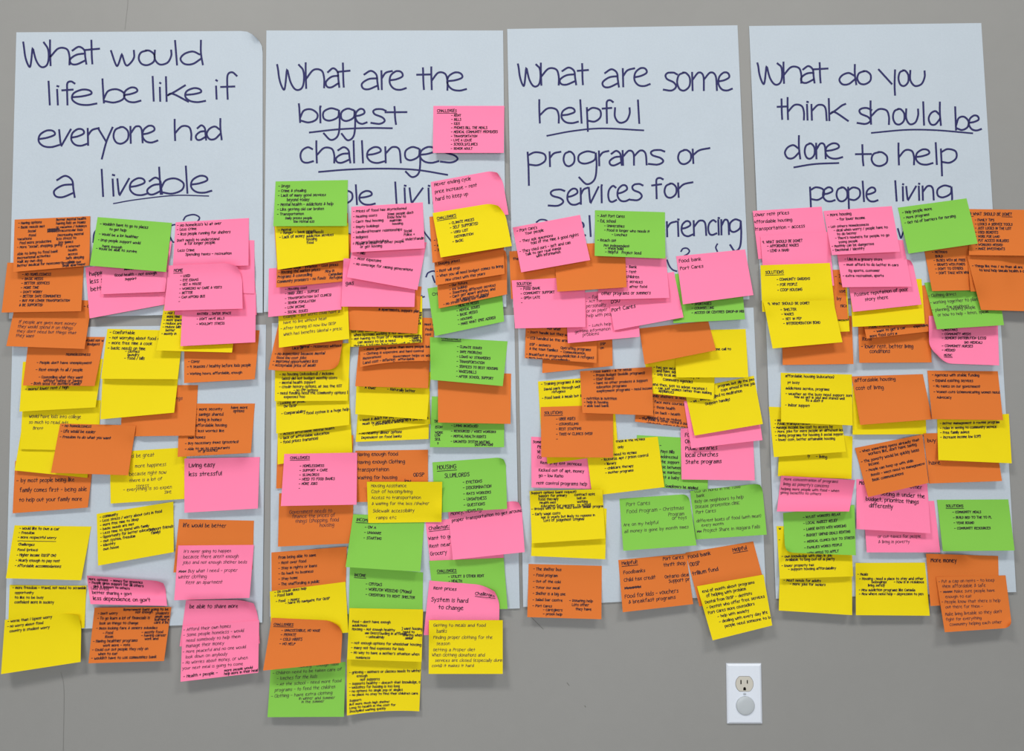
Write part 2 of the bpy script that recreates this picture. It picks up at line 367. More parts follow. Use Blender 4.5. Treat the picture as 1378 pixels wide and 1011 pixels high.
N('A1','g',(503,85,885,115,855,368,462,335),'green note reading "Wouldn\'t have to go to places to get help"',
  [(515,125,24,9.6,'- Wouldn\'t have to go to places|        to get help'),(510,178,30,9.6,'- Would be a lot healthier|- Drop people support would|    have enough'),(495,252,20,9.6,'- Would be able to survive')],.013)
N('A2','o',(310,498,700,508,660,765,262,752),'orange note reading "freedom to do what you want", blank lower half, over yellow notes',
  [(325,512,28,10,'- No homelessness|- Life would be easier|   Freedom to do what you want')],.012)
NOTES[-1]['text'][0] = (318,515,29,9.8,'- no homelessness|- Life would be easier|- Freedom to do what you want')
N('A3','p',(950,143,1338,135,1328,400,950,422),'pink note reading "Living easy, less stressful"',
  [(972,185,50,16,'Living easy|less stressful','b')],.008)
NOTES[-1]['text'] = [(972,187,46,15.2,'Living easy|less stressful','m')]
N('A3','y',(498,428,893,365,895,625,505,695),'tilted yellow note starting "community" with slanted lines and "own pace" last',
  [(515,450,21,9.4,'- community|- Less stress / worry about cuts in food|- more free time to sleep|- basic needs are met|- Less time to spend with family|- Opportunity for better education|- own system, freedom|- identity|  own house'),(765,518,18,9.6,'(support friends|  family)')],.008)
NOTES[-1]['label'] = 'tilted yellow note starting "community" and ending "own house"'
N('A3','y',(75,487,470,493,418,770,30,760),'yellow note starting "would like to own a pet" with a ruled line before "Challenges"',
  [(100,508,23,9.8,'- would like to own a car|- Freedom|- more respectful worry'),(90,572,18,9.6,'_____________________'),(95,590,28,9.6,'Challenges|Food (prices)|- Higher income (ODSP OW)|- Nearly enough to pay rent|- Affordable accommodations')],.011)
NOTES[-1]['label'] = 'yellow note with a line ruled between "respectful" and "Challenges", left of the column'
N('A3','o',(922,455,1308,463,1300,715,893,730),'orange note reading "Life would be better"',[(942,495,30,13.5,'life would be better')],.005)
N('A4','p',(447,210,850,240,860,366,466,357),'pink note curling outward, its last line "less dependence on govt"',
  [(455,230,20,9.6,'More support - money if things|- People given house, living for others|  with less stress'),(475,302,36,12.8,'better development|less dependence on gov\'t')],-.011,[('tr',20,4)])
NOTES[-1]['text'] = [(458,232,18,9.2,'More options  - Money for groceries|- People given support for all others|   give & support to others'),(470,280,20,9.4,'Less stress','b'),(475,304,20,11.4,'better sharing + govt'),(480,336,20,14,'less dependence on gov\'t')]
N('A4','p',(918,55,1308,52,1285,325,897,337),'pink note reading "It\'s never going to happen because there aren\'t enough jobs"',
  [(945,92,29,11.6,'It\'s never going to happen|because there aren\'t enough|jobs and not enough shelter beds','b'),(920,195,30,12,'### Buy what I need - proper|winter clothing|     Rent an apartment','b')],.012)
N('A4','y',(50,258,445,262,435,480,40,510),'yellow note starting "would have freedom", above the slanted yellow one at the lower left',
  [(65,278,25,9.6,'- more freedom - travel, not need to scramble|  opportunity|  to like to be busy|  confident more in society')],.003)
NOTES[-1]['label'] = 'yellow note with four short lines at its top, just above the lowest left yellow note'
N('A4','y',(25,438,420,398,415,655,5,718),'lowest left yellow note, three slanted lines starting "- worse than I"',
  [(40,452,26,9.8,'- worse than I (spent worry|- no worry about food|  country is student worry')],.014,[('tr',36,8)])
NOTES[-1]['label'] = 'lowest left yellow note, three slanted lines ending "worry" above a blank area'
N('A4','o',(487,375,883,372,845,650,455,662),'orange note packed with small writing, lowest in the middle column of the first sheets',
  [(505,410,26,9.6,'- Don\'t worry|- To go learn a lot of financials is|  look on things to change|- Been looking fare & seniors subsidies'),(635,390,14,9.4,'Government loans going to be|          not enough'),
   (800,410,16,9.2,'students|single age|learning ability|care & income'),(530,512,20,9.8,'- Food|  Room'),(730,508,17,9.6,'- mostly food|- having career|   work and'),
   (480,555,22,9.8,'- Having healthier programs|        work more - vote|- Could cut out people they rely on|     when to eat|- wouldn\'t have to use communities bank')],.011)
N('A4','p',(958,338,1325,335,1338,560,925,575),'pink note reading "be able to share more"',
  [(975,378,25,13.6,'be able to share more')],.008,[('tr',40,8)])
N('A4','p',(940,470,1335,440,1330,710,930,757),'pink note reading "Afford their own homes", lowest of the right column',
  [(945,496,28.5,11.6,'- Afford their own homes|- Some people homeless - would|  need somebody to help them|  manage their money|- More peaceful and no one would|  look down on anybody|- No worries about money, or when|your next meal is going to come','b'),(945,737,20,11.4,'- Health + people - '),(1155,705,18,9.2,'more people would|help more in their health')],.012)

# ---- second pair of sheets
N('B3','y',(510,190,875,180,868,425,492,440),'yellow note ending "no healthy food options, dependent on food banks"',
  [(510,402,22,9.6,'- No healthy dinner options|  Dependent on food banks')],.006)
N('B3','y',(510,140,870,115,877,348,503,395),'yellow note under the blank yellow, two slanted lines at its bottom edge',
  [(515,335,19,9,'- Went & didn\'t for pay much to expensive|  Meals to get doubt to expensive'),(580,356,19,9.2,'( convenience and up to $ 1500 income )')],.006)
N('B3','y',(500,50,880,80,860,325,490,297),'yellow note with a plain lower half beneath the blank orange note in the middle',
  [(540,165,20,9.6,'A lower         - Naturally better')],.012)
N('B3','o',(512,-80,882,-90,865,163,490,153),'blank orange note between the orange "Clothing is expensive" note and a yellow one',[],.012)
N('B2','o',(515,440,897,452,890,675,515,705),'orange note reading "Clothing is expensive and food control"',
  [(535,620,24,9.4,'- more getting worse than more people basic|- Clothing is expensive and hard control'),(530,668,24,9.6,'Renovations|Land cost - inflation'),(685,665,18,9.4,'Government helps us worry -|    affordable|Processed represented'),(840,490,26,9,' Meet 6|  Feds|  rent')],.013,(),-3)
N('B2','y',(450,350,835,340,835,578,455,602),'yellow note crammed with tiny lines at its bottom edge, under an orange note',
  [(470,528,19,9.4,'but only don\'t get through the work|  when systems working is not allowed good|- Not having to front of - Missing opportunity|     can money to be a need|  Helping & housing living when work on enough'),(770,562,13,8,'- family assist|- housing'),(800,430,14,8,'money|- ask|more|bus|work')],.009)
N('B2','o',(445,270,832,290,810,533,435,512),'orange note blank but for one line tucked under the pink note that reads "gas"',
  [(610,412,20,9.4,'a apartments, support plan')],.012)
N('B2','o',(90,35,478,20,447,262,83,295),'orange note with "Housing the market price" left of the centre top',
  [(95,205,19,9.4,'- Minimum wage - inflation - Cost prices|- Housing the market prices'),(90,248,24,9.6,'Programs & counselling|Community providers - no funds'),(335,218,18,9.6,'New in|   Canadian|    Refugee')],.011)
ob = NOTES.pop()
N('B3','o',(90,410,480,405,475,665,83,680),'orange note showing only as a strip at the lower left behind a pink "Challenges" note',[],.003)
N('B3','y',(90,300,465,270,475,495,90,556),'yellow note reading "food prices (variation)"',
  [(105,405,22,9.6,'- access affordable mental health|- lack of affordable education|- food prices (variation)')],.006)
N('B3','y',(80,130,460,110,460,352,83,397),'yellow note reading "Food system is a huge help"',
  [(90,245,20,9.6,'- Lack of healthy foods|     own OW'),(115,300,20,10.2,'Comparability|'),(180,302,20,10.2,''),(215,303,20,10.2,'   - food system is a huge help')],.009)
NOTES[-1]['text'] = [(90,247,19,9.6,'- Looking at public|     OW ODSP'),(110,300,18,9.8,'- Comparability'),(225,300,20,9.6,'- food system is a huge help')]
N('B3','y',(78,-60,465,-70,452,228,75,230),'yellow note starting "- no housing (subsidized)"',
  [(100,98,21.5,9.6,'- no housing (subsidized) / inclusive|  (also) did not budget monthly costs|- mental health support|- credit history options, at see the GST'),(160,180,18,9.4,'  - no CPP options'),(90,195,19,9.6,'- need funding need the community options like|     expenses too')],.008)
N('B2','o',(97,470,445,460,402,712,42,718),'orange note with its bottom edge bowed forward, four lines ending "acceptable price of meal"',
  [(165,612,18,9.4,'Lack of'),(190,605,18,9.4,'  Mental - resources without social'),(75,642,19,9.6,'- No inspections because mental|  Good low cost jobs|- Improved opportunities less|- Acceptable price of meals')],.014,[('br',12,4)],3)
NOTES[-1]['label'] = 'orange note whose bottom edge bows forward, under the slanted yellow note on the left'
N('B2','y',(93,362,450,330,460,560,97,605),'slanted yellow note reading "After turning 65 now low" at the left of its column',
  [(105,455,30,10.6,'  example - but works could have a|  have to live without heat|- After turning 65 now low ODSP|  which has benefits (dental + presc','b')],.012)
N('B2','p',(45,197,430,172,418,408,42,447),'pink note listing "Transportation (at clinics)" between orange and yellow notes',
  [(130,310,24,9.6,'- Housing cost|- HARD JOBS - SUPPORT|- TRANSPORTATION (AT CLINICS)|- SENIOR POPULATION|- LOW INCOME|- SOCIAL ISSUES')],.012)
NOTES.append(ob)
N('B1','o',(70,620,452,600,460,840,85,850),'orange strip showing at the left edge of the yellow note under the top green note',[],.003)
N('B2','y',(76,-25,455,-38,457,150,90,203),'yellow note blank in its lower half, directly under the top green note',
  [(95,5,22,9.6,'- Mental'),(105,20,24,9.6,'- Hunger - basic needs'),(100,43,20,9.6,'- Lack of money'),(225,20,17,9.4,'- basic needs|  addiction services|  housing|  food'),(235,48,18,9.4,'')],.013)
N('B2','p',(430,145,805,152,795,395,418,393),'pink note with just the word "gas" at its upper left',
  [(440,280,30,15,'gas','m')],.011)
N('B2','p',(485,50,858,62,810,308,447,242),'tilted pink note reading "Most expensive, no coverage for raising generation"',
  [(500,122,19,9.8,'- Bills'),(485,150,28,9.8,'- Most expensive|- No coverage for raising generations')],.013)
N('B1','p',(470,568,838,545,848,782,468,803),'pink note starting "Prices of food has skyrocketed"',
  [(480,598,27,9.6,'- Prices of food has skyrocketed|- Heating costs|- Can\'t find housing|- Empty buildings|- Landlord/tenant relationships|- Religious|- No cars/people bikes'),(478,766,17,9.4,'- People in need for other people|      or get housing'),(655,612,17,9.2,'Some people don\'t|know how to|  maintain|    housing'),(740,700,18,9.4,'Social|Police +'),(735,742,18,9.2,'- understanding')],.011)
N('B1','g',(80,437,452,430,447,667,68,668),'green note starting "Drugs, crime & stealing"',
  [(95,468,24,9.8,'- Drugs|- Crime & stealing|- Lack of many good services|       beyond today|- Mental health - addictions & help|- Like getting old car broken|- Transportation'),(130,632,18,9.2,'Daily prices people|       low rental ess')],.012)
# right side
N('B2','g',(875,550,1275,572,1250,803,878,770),'green note headed "Challenges" listing "climate issues" and "loans w/ strangers"',
  [(935,562,24,10.8,'~CHALLENGES'),(1015,605,25.5,9.6,'- CLIMATE ISSUES|- SAFE PROBLEMS|- LOANS W/ STRANGERS|- TRANSPORTATION|- SERVICES TO BEST HOUSING|- WAGES/BILLS|- AFTER SCHOOL SUPPORT')],.014)
g41 = NOTES.pop()
N('B3','g',(885,205,1258,225,1257,467,875,467),'green note with a small arrow at its lower left and "unlimited system waiting" last',
  [(890,340,28,9.8,' TR|  ECON|  WORK'),(900,412,20,9.6,'LOW|SKIL|  ^'),(985,362,27,9.4,'- LIVING INCREASED|- RESOURCED / WISES WORKERS|- MENTAL/HEALTH RIGHTS|- UNLIMITED SYSTEM WAITING'),(1105,460,18,9.2,'(AUTOMATION)')],.009)
N('B3','o',(915,75,1293,88,1290,347,917,340),'blank orange note right of the column under the green "Challenges" list',[],.013)
NOTES.append(g41)
N('B2','g',(862,300,1240,235,1257,470,900,545),'tilted green note listing "basic needs" below three orange notes',
  [(890,335,20,13,'CH'),(990,385,22,9.6,'- HEALTH|- MENTAL ISSUES|- BASIC NEEDS|- SHELTER|- MORE SUPPORT (FOR ADDS)')],.012)
NOTES[-1]['text'] = [(888,338,20,13,'CH'),(1010,398,23.5,9.6,'- HEALTH NEEDS|- MENTAL ISSUES|- BASIC NEEDS|- HOUSING|- MAKE WHAT (PRE ADDED)')]
N('B2','o',(905,150,1272,95,1272,330,920,403),'orange note crowded with slanted lines, lowest of the three orange ones on the right',
  [(975,290,18,9.4,'Our future|Are housing|Something different services|- Can\'t get anyone anywhere, and|   get amount or spend|- No street housing nor forward')],.010,[('tr',20,4)])
NOTES[-1]['text'] = [(975,292,19.5,9.2,'- Our future|- Ice buildup|- Something different services|- Can\'t get apart anyhow, and|     get amounts of spend')  ,(945,388,18,9,'- No street homing our families')]
N('B2','o',(890,30,1250,-20,1260,225,905,283),'orange note starting "Keeping prices", middle of the three on the right',
  [(905,180,28,9.6,'- Keeping prices|'),(910,218,25,9.6,'- Rent will stop|- When you all need budget comes to living on'),(955,262,20,9.4,'New crises with this years')],.011)
N('B2','o',(872,-70,1245,-100,1258,92,888,168),'orange note mostly hidden behind the yellow note with the rounded corner',
  [(905,65,22,9.6,'- Homes|- no|- Saf'),(905,97,20,9.4,'- one|'),(1020,150,20,9.6,'')],.009)
NOTES[-1]['text'] = [(896,58,26,9.6,'- Ho|- an|- St')]
N('B1','p',(880,440,1240,374,1280,608,900,645),'pink note reading "Never ending cycle, price increase - rent"',
  [(895,465,40,12.6,'Never ending cycle|price increase - rent|hard to keep up','b')],.006,[('tr',26,8)])
NOTES[-1]['text'][0] = (897,462,38,12.6,'Never ending cycle|price increase - rent|hard to keep up','m')
N('B1','y',(888,600,1250,540,1297,770,930,829),'yellow note with a rounded corner headed "Challenges" listing "climate prices"',
  [(912,635,24,10.8,'~CHALLENGES'),(975,660,24,10,'- CLIMATE PRICES|- SELF SUPPORTED|- USED LIST|  DISTRIBUTION|- BASIC')],.013,[('tr',32,10)])
N('B1','p',(893,48,1258,48,1255,290,890,290),'pink note alone at the top of the second sheet, headed "Challenges"',
  [(912,80,24,10.6,'~CHALLENGES'),(985,103,21.3,9.4,'- RENT|- BILLS|- KIDS|- PHONES BILL THE MEALS|- MEDICAL COMMUNITY PROVIDERS|- TRANSPORTATION|- LIVE A LEASE|- SCHOOLS/CLINICS|- SENIOR ADULT')],.010)
# lower part of the second pair
N('B3','o',(490,485,865,480,865,745,497,750),'orange note reading "Having enough food, having enough clothing, transportation"',
  [(500,512,40,13,'Having enough food|Having enough Clothing|transportation|Waiting for housing'),(790,618,24,15,'ODSP'),(735,650,20,14,' low')],.005)
N('B4','p',(852,240,1240,190,1255,430,878,467),'pink note with "Challenge", "Want to get" cut off at its left side',
  [(870,280,40,13.4,'~Challenge|'),(868,332,40,13.4,'Want to get|Rent near|Grocery')],.006)
NOTES[-1]['text'] = [(870,282,40,13.4,'~Challenges'),(868,334,40,13.4,'Want to get|Rent near|Grocery')]
N('B4','g',(870,440,1255,425,1275,688,900,690),'green note headed "Challenges" listing "utility & other rent", behind a pink corner',
  [(912,500,24,10.8,'~CHALLENGES'),(970,528,24,10,'- UTILITY $ OTHER RENT|- HEALTH')],.009)
N('B4','p',(968,185,1345,125,1363,395,993,435),'pink note reading "proper transportation to get around", blank lower half',
  [(985,205,33,14,'Money|'),(988,240,33,13.3,'proper transportation to get around')],.013,[('tr',20,6)])
NOTES[-1]['text'] = [(982,206,33,13.3,'Money, housing'),(988,240,33,11.6,'proper transportation to get around')]
N('B3','g',(888,545,1265,518,1272,785,900,805),'green note headed "Housing" and "SLUMLORDS"',
  [(912,582,24,16,'~HOUSING'),(950,625,24,15,'SLUMLORDS'),(1045,655,29.5,11,'- EVICTIONS|- DISCRIMINATION|- RATS WORKERS|- UNSAFENESS|- QUESTIONS|- HOMELESS')],.010,[('tr',16,5)])
N('B4','o',(98,92,482,80,475,350,92,367),'orange note reading "Government needs to finance the prices of things"',
  [(150,195,24,12.4,'Government needs to|  finance the prices of|    things (shopping, food','b'),(330,270,20,12,'housing','b')],.007)
NOTES[-1]['text'] = [(150,198,24,12.4,'Government needs to','b'),(165,220,25,12.4,'finance the prices of|  things (shopping, food|                 housing','b')]
N('B3','p',(125,502,500,495,497,763,107,770),'pink note headed "Challenges" with a blank lower half, listing "slumlords"',
  [(155,528,24,10.8,'~CHALLENGES'),(205,570,23,10,'- HOMELESSNESS|- SUPPORT + CARE|- SLUMLORDS|- NEED TO FOOD BANKS|- MORE JOBS|-')],.013)
N('B4','o',(58,397,447,367,440,620,60,640),'orange note listing "rent over food" and "go back to business", left of green ones',
  [(95,430,27.5,9.8,'From being able to save|- Rent over food|- Stay in rights or loans|- Go back to business|- Stay home|- The unaffording a public')],.006)
NOTES[-1]['label'] = 'orange note with six short lines, second line "rent over food"'
N('B4','y',(50,598,440,548,455,810,58,840),'yellow note ending "hard to navigate for ODSP"',
  [(75,605,18,9.4,'- On Credit does help|- Food bank'),(85,655,18,9.4,'- Food - Money'),(135,660,18,9.6,'- hard to navigate for ODSP')],.010)
NOTES[-1]['text'] = [(75,607,20,9.4,'- On credit does help|- Food bank'),(82,655,18,9.4,'- Food  - Money'),(130,664,18,9.6,'- hard to navigate for ODSP')]
N('B4','g',(462,470,840,500,835,760,456,745),'green note headed "Income" listing "CPP / OAS" and "cost on wages", lower of the two',
  [(485,520,24,11,'~INCOME'),(545,565,27,10.6,'- CPP/OAS|- WORK/ON WEEKEND (740mo)|- CREDITORS TO RENT SHELTER')],.006)
NOTES[-1]['label'] = 'lower of the two green "Income" notes, listing "CPP"'
N('B4','g',(480,200,848,215,825,497,440,472),'upper green note headed "Income" with a blank lower half',
  [(495,235,24,13,'~INCOME'),(540,272,28,10.6,'- OW A|- UNAWARE|- STARTING')],.014)
N('B4','y',(550,33,938,33,935,240,557,245),'mustard yellow note reading "Housing Assistance, cost of housing / living"',
  [(572,60,30.5,11.8,'Housing Assistance|Cost of housing/living|Access to transportation|& waiting for the bus /shelter','b'),(580,190,35,12.4,'Sidewalk accessibility|  ramps etc','b')],-.008)
NOTES[-1]['mid'] = .97
N('B5','g',(55,452,440,425,432,708,38,710),'green note reading "Children need to be taken care of", at the bottom',
  [(200,455,20,11.2,'Housing - Enough food','b'),(65,490,30,11.6,'- Children need to be taken care of|   - lunches for the kids|   - At the school - need more food|  programs - to feed the children|- Clothing - have extra clothing','b'),(200,620,17,10.4,'in winter and summer|  in the summer','b')],.012)
N('B5','o',(60,198,400,222,420,430,15,470),'orange note with a rolled corner headed "Challenges", "cold nights"',
  [(70,237,24,10.8,'~CHALLENGES'),(110,268,23.5,10.2,'- UNACCESSIBLE, NO WAGE|- PRIVATE|- COLD NIGHTS|- NO HELP')],.015,[('tr',34,11)])
NOTES[-1]['q'] = tuple(((350 if i%2==0 else 780)+v/SC) for i,v in enumerate((60,198,428,215,415,430,15,470)))
N('B5','y',(447,405,832,400,820,680,447,702),'yellow note starting "- grieving", at the very bottom',
  [(460,485,19.5,9.2,'- grieving - mothers or classes needs to winterize|      enough|         not supports|- supports healthy - doesn\'t that knowledge, or|- websites for housing is too long|- no options to single pop or singles|- no place to stay to find their children care'),(460,632,19,9.2,'Support:|But more much high shelter|Long to health in the cost for|Stockpiled waiting quickly')],.009,(),-3)
NOTES[-1]['label'] = 'yellow note at the bottom filled with small lines, first line starting "- grieving"'
N('B5','y',(460,148,840,155,832,425,448,412),'yellow note starting "Food - don\'t have enough" above the "grieving" one',
  [(475,222,19.5,9.2,'Food - don\'t have enough|addictions|Housing - Not enough healthy|           ## Overcrowding in affluent|            - unhealthily'),(730,258,16.5,9,'] want housing| need to| sharing when &|   similar'),(470,332,25,9.6,'- not enough options for wheelchair housing|- many not find expenses for kids|- No way to have a mother\'s situation when|    numbness')],.006)
N('B5','p',(872,6,1235,35,1230,280,843,287),'pink note reading "System is hard to change", with a rolled corner',
  [(893,50,24,12.4,'Rent prices'),(1108,80,24,12.4,'~Challenges'),(880,112,38,15.4,'System is hard|    to change')],.013,[('tr',44,12)])
N('B5','y',(870,210,1250,210,1250,487,868,487),'yellow note reading "Getting to meals and food banks"',
  [(892,243,31.5,12,'Getting to meals and food|  banks|Finding proper clothing for the|  season|Getting a Proper diet','b'),(885,397,27,11.6,'When clothing donations and|  services are closed (especially during|covid) it makes it hard','b')],.012)

# ---- third pair of sheets
N('C2','o',(195,60,550,60,553,278,190,315),'orange note showing right of and below a fuller orange note at the top left',
  [(470,172,20,9.6,'   DSP|   on')],.008)
NOTES[-1]['label'] = 'orange note peeking out right of and below the upper left orange note'
N('C2','o',(108,-10,475,20,470,263,100,238),'orange note listing "operating programs" and "communication", upper left',
  [(215,90,20,9.2,'Not what'),(115,108,31,9.4,'- Don\'t handle but they want|- CCB handled be this around'),(125,172,22,9.4,'DSP - answers|& the town families'),(108,222,20,9.2,'- Breakfast in progress|- Birch between attending to'),(285,190,20,9.4,'Operating programs|- Communication,|  addiction & refugees'),(270,252,20,9,'school')],.011)
N('C2','o',(680,330,1050,350,1040,610,668,565),'orange note full of lines, wedged behind yellow notes at the centre right',
  [(700,470-38,20,9.4,'- Our family shelters  is needed'),(700,462,27.5,9.4,'- Ours - face more courses|- assist - those health|- shared on back - health|   - planned but on reduce'),(690,553,21,9,'- The public is other rental & our services for|      attainable, salary & do our background')],.006)
N('C2','y',(870,95,1238,88,1252,337,880,338),'yellow note with a mostly blank face right of the blank orange note',
  [(1000,198,20,9.4,'need a phone call to')],.011)
yy14 = NOTES.pop()
N('C2','p',(920,460,1290,420,1325,660,957,703),'pink note mostly hidden behind the tilted yellow note on the right',[],.009)
pp25 = NOTES.pop()
N('C2','p',(903,600,1275,588,1285,868,908,863),'pink note reading "Local churches, State programs"',
  [(925,642,35,14.4,'Food|ON|Public libraries|local churches|State programs')],.008)
N('C3','g',(678,22,1050,42,1042,308,672,285),'green note wedged between a yellow note and the pink "Local churches" note',
  [(790,75,26,10,'_|  Pays bills|  addressed|  live support|  used bedrooms|  the markets|  meet a bill|  (employers be applied','m')],.006)
g22 = NOTES.pop(); NOTES.insert(len(NOTES)-1, g22)
NOTES[-2]['text'] = [(795,80,20,10,'_'),(800,112,26.5,10,'Pays Bills|addressed|the support|use between|the markets|met a baby'),(825,290,15,9.4,'(employers be applied|     housing time')]
NOTES.append(pp25)
N('C2','y',(922,400,1280,328,1327,577,975,637),'tilted yellow note reading "self help centre" on the right of the third column',
  [(1075,368,21,9.4,' self help centre - affordable|program, and assist the people|  cost range to the job|- Bed to meditation')],.010)
NOTES[-1]['text'] = [(1090,366,23,9.2,'self help center - affordable|program, but slip the people|  cope attend in the job'),(1065,442,20,9.4,'- Bed to meditation'),(955,468,20,9.4,'- we , intelligence'),(1030,480,20,9.4,'(support handily)')]
N('C2','y',(712,180,1085,200,1073,453,735,418),'yellow note reading "community agencies", between orange and yellow notes',
  [(765,290,18,9.4,'- has got message|  and have sidewalk|- only local and community to'),(800,352,20,9.4,'  Community Agencies'),(760,378,17,9.4,'and then, just to advise vacation !|  - can just women rather than making'),(790,412,18,9.4,'appliances')],.010)
NOTES.append(yy14)
N('C2','o',(690,85,1045,45,1085,197,718,270),'blank orange note jutting over the yellow ones below the pink notes',
  [(700,80,18,9,'- the next time')],.017)
NOTES[-1]['text'] = []
N('C1','g',(875,415,1215,425,1235,650,865,670),'green note listing "counselling" beneath the pink "Food bank" note',
  [(960,578,22,9.8,'- SHORTAGES|- COUNSELLING|- ACCESS OR CENTRES (DROP-IN NIGHTS)')],.011)
N('C1','p',(310,520,680,490,692,740,322,773),'pink note reading "getting information", lowest of the pink cluster',
  [(420,540,26,11.4,'-  -|Act for|personality|or for people|help with people|  - lunch help','b'),(360,715,22,11.8,'getting information|     problems')],.010)
NOTES[-1]['text'] = [(430,545,24,11,'- food','b'),(415,565,25,11.2,'- Act for|personality|or on paper|help with people','b'),(430,690,18,11.4,'- Lunch help','b'),(358,722,19,11.6,'getting information|     problems','b')]
N('C1','p',(520,470,868,405,918,640,560,707),'pink note reading "Pork Cares" under others',
  [(545,570,42,16,'DSO'),(548,612,42,14,'Port Cares')],.010)
NOTES[-1]['label'] = 'tilted pink note with two short lines below the centre, under the green note'
N('C1','p',(480,300,828,328,845,540,478,550),'pink note ending "other programs at summer", under the top green note',
  [(615,345,23,9.8,'a bit|- Bank|- rent|- kitchen|- sports|    - services'),(645,488,20,9.8,'after food'),(495,525,22,10.6,'other programs or summers')],.012)
NOTES[-1]['text'] = [(622,385,25.5,10.2,'- Bank|- rent|children|- services'),(640,488,20,10,'after food'),(495,525,22,11,'other programs or summers')]
N('C1','o',(20,300,390,280,400,520,30,545),'orange strip beneath the tilted pink note at the top left of the third column',
  [(40,345,20,10,'the')],.008)
NOTES[-1]['label'] = 'orange note showing between two pink notes at the upper left of the third column'
N('C1','p',(33,450,410,430,413,690,50,697),'pink note headed "Solutions" listing "food bank"',
  [(58,475,24,11,'~SOLUTION'),(78,500,23.5,10,'- FOOD BANK|- COMMUNITY SUPPORT|- OPEN LATE|-')],.012)
N('C1','o',(247,268,615,250,625,485,268,508),'blank orange note between the tilted pink note and the top green note',
  [(440,345,20,10,'- Q')],.014)
NOTES[-1]['text'] = []
N('C1','p',(38,177,385,112,437,345,82,408),'tilted pink note reading "They ask questions", top left of the third column',
  [(60,202,20,10,'- Port Care\'s|      Your people'),(75,255,20,10,'- They ask questions|        told of the time & good rights'),(75,308,19,9.8,'- They used ours - isn\'t and can|    Talk to get real things|            with information')],.013)
N('C1','p',(880,325,1235,290,1278,525,915,573),'pink note reading "Food bank" with a blank lower part, right of the third column',
  [(895,358,38,13.6,'Food bank|Port Cares')],.014)
N('C1','g',(462,88,822,98,825,337,460,323),'green note on top of the third column, reading "Food is longer who needs it"',
  [(475,122,27,9.6,'- Just Port Cares|- Esl, school'),(510,174,22,9.6,'- Universities|- Food is longer who needs it|      - Lunches'),(475,248,26,9.6,'- Reach out|     Pet independent'),(515,290,19,9.4,'- them build|- Helpful   Project Seed')],.012)
# lower
N('C2','y',(168,358,540,330,550,580,183,600),'yellow note on the left, three lines over an orange "Solutions" note',
  [(185,378,30,9.6,'- Training programs & money|- David park though and it|      refugees|- Find like & seeds but it')],.006)
NOTES[-1]['text'] = [(185,378,27,9.4,'- Training programs & money at|  David park through well'),(240,418,20,9.4,'refugees'),(190,450,20,9.4,'- Food bank & meals but isn\'t')]
N('C3','p',(133,30,510,48,505,300,135,292),'pink note reading "Kicked out of apt." and "rent control programs help"',
  [(140,60,22,11,'Somew|    Food|Working','b'),(170,115,24,11,'of|  Wha|     One|- Rent/','m'),(175,208,30,11.4,'Kicked out of apt, money|go - Low Ratio','m'),(160,278,24,12,'rent control programs help','m')],.007)
NOTES[-1]['text'] = [(142,62,22,11,'Some m'),(165,88,27,11,'Peo|Wi|Co|  Rent pray ent services'),(172,208,28,11,'Kicked out of apt, money|go - low Ratio'),(160,275,24,11.6,'rent control programs help')]
N('C2','y',(190,540,565,500,583,730,217,783),'yellow note behind the orange "Solutions" note, only its corner and bottom edge showing',[],.006)
N('C3','y',(412,62,785,30,820,290,448,335),'yellow note with slanted lines at the centre of the third column, blank below',
  [(570,60,30,9.4,'them in the victims'),(580,90,20,9.4,'only'),(560,128,20,9.4,'need to victims'),(495,155,23,9.2,'- Resource apt / prison control|  - library|  - childcare therapy|  - mother programs')],.010)
N('C2','o',(183,490,555,478,555,750,185,748),'orange note headed "Solutions" listing "counselling"',
  [(200,528,24,12,'~SOLUTIONS'),(262,558,26,10,'- UBER RIDES|- COUNSELLING|- REST STAFFING|- TREE-W CLINICS (WED)|-')],.014)
N('C2','o',(385,305,755,283,762,533,397,520),'orange note starting "Food banks - a lot needs" in the middle of the third column',
  [(440,313,20.5,9.4,'- Food banks - a lot needs|  - Prison Budget (buddle programs)|  - OSAP (loans)|  - have no other products & support|    education programs|    employment programs - need income'),(405,452,18.5,9.4,'- nutrition in nutrition|- help in housing|- able bad bank')],.012)
N('C3','y',(140,390,522,400,515,662,133,645),'blank yellow note peeking from beneath the yellow note at the left',[],.009)
N('C3','y',(125,310,500,300,515,555,137,580),'yellow note with two columns of small writing, lower left of the third column',
  [(132,325,17.5,9,'Support options (want request)|      Support for primary|      food therapy|       Health men|        education for parents'),(350,335,18,9,' contract note|   bell on|   working|   re school'),(135,408,18,9.2,'- Groups with or free fees boost similar programs'),(140,436,17.5,9.2,'- Early wage costs|       Age is yearly but likely to reasons in|         Lots of judgement (stigma)')],.012)
N('C3','g',(952,310,1322,270,1347,535,982,560),'green note reading "Rely on neighbours to help"',
  [(968,318,24,11.4,'CCB (or More) in the food','b'),(1010,338,20,11,'bank','b'),(980,370,28,11.6,'Rely on neighbours to help|Disease prevention clinic|Port Cares|- different boxes of food (with meat)|   every month','b'),(988,530,20,11.6,'Project Share in Niagara Falls','b')],.011,[('tr',14,4)])
NOTES[-1]['text'] = [(975,318,24,11.4,'CCB (in More) in the food','b'),(985,342,20,11,'bank','b'),(975,372,28,11.6,'Rely on neighbours to help|Disease prevention clinic|Port Cares','b'),(985,472,24,11,'different boxes of food (with meat)|   every month','b'),(988,525,20,12,'## Project Share in Niagara Falls','b')]
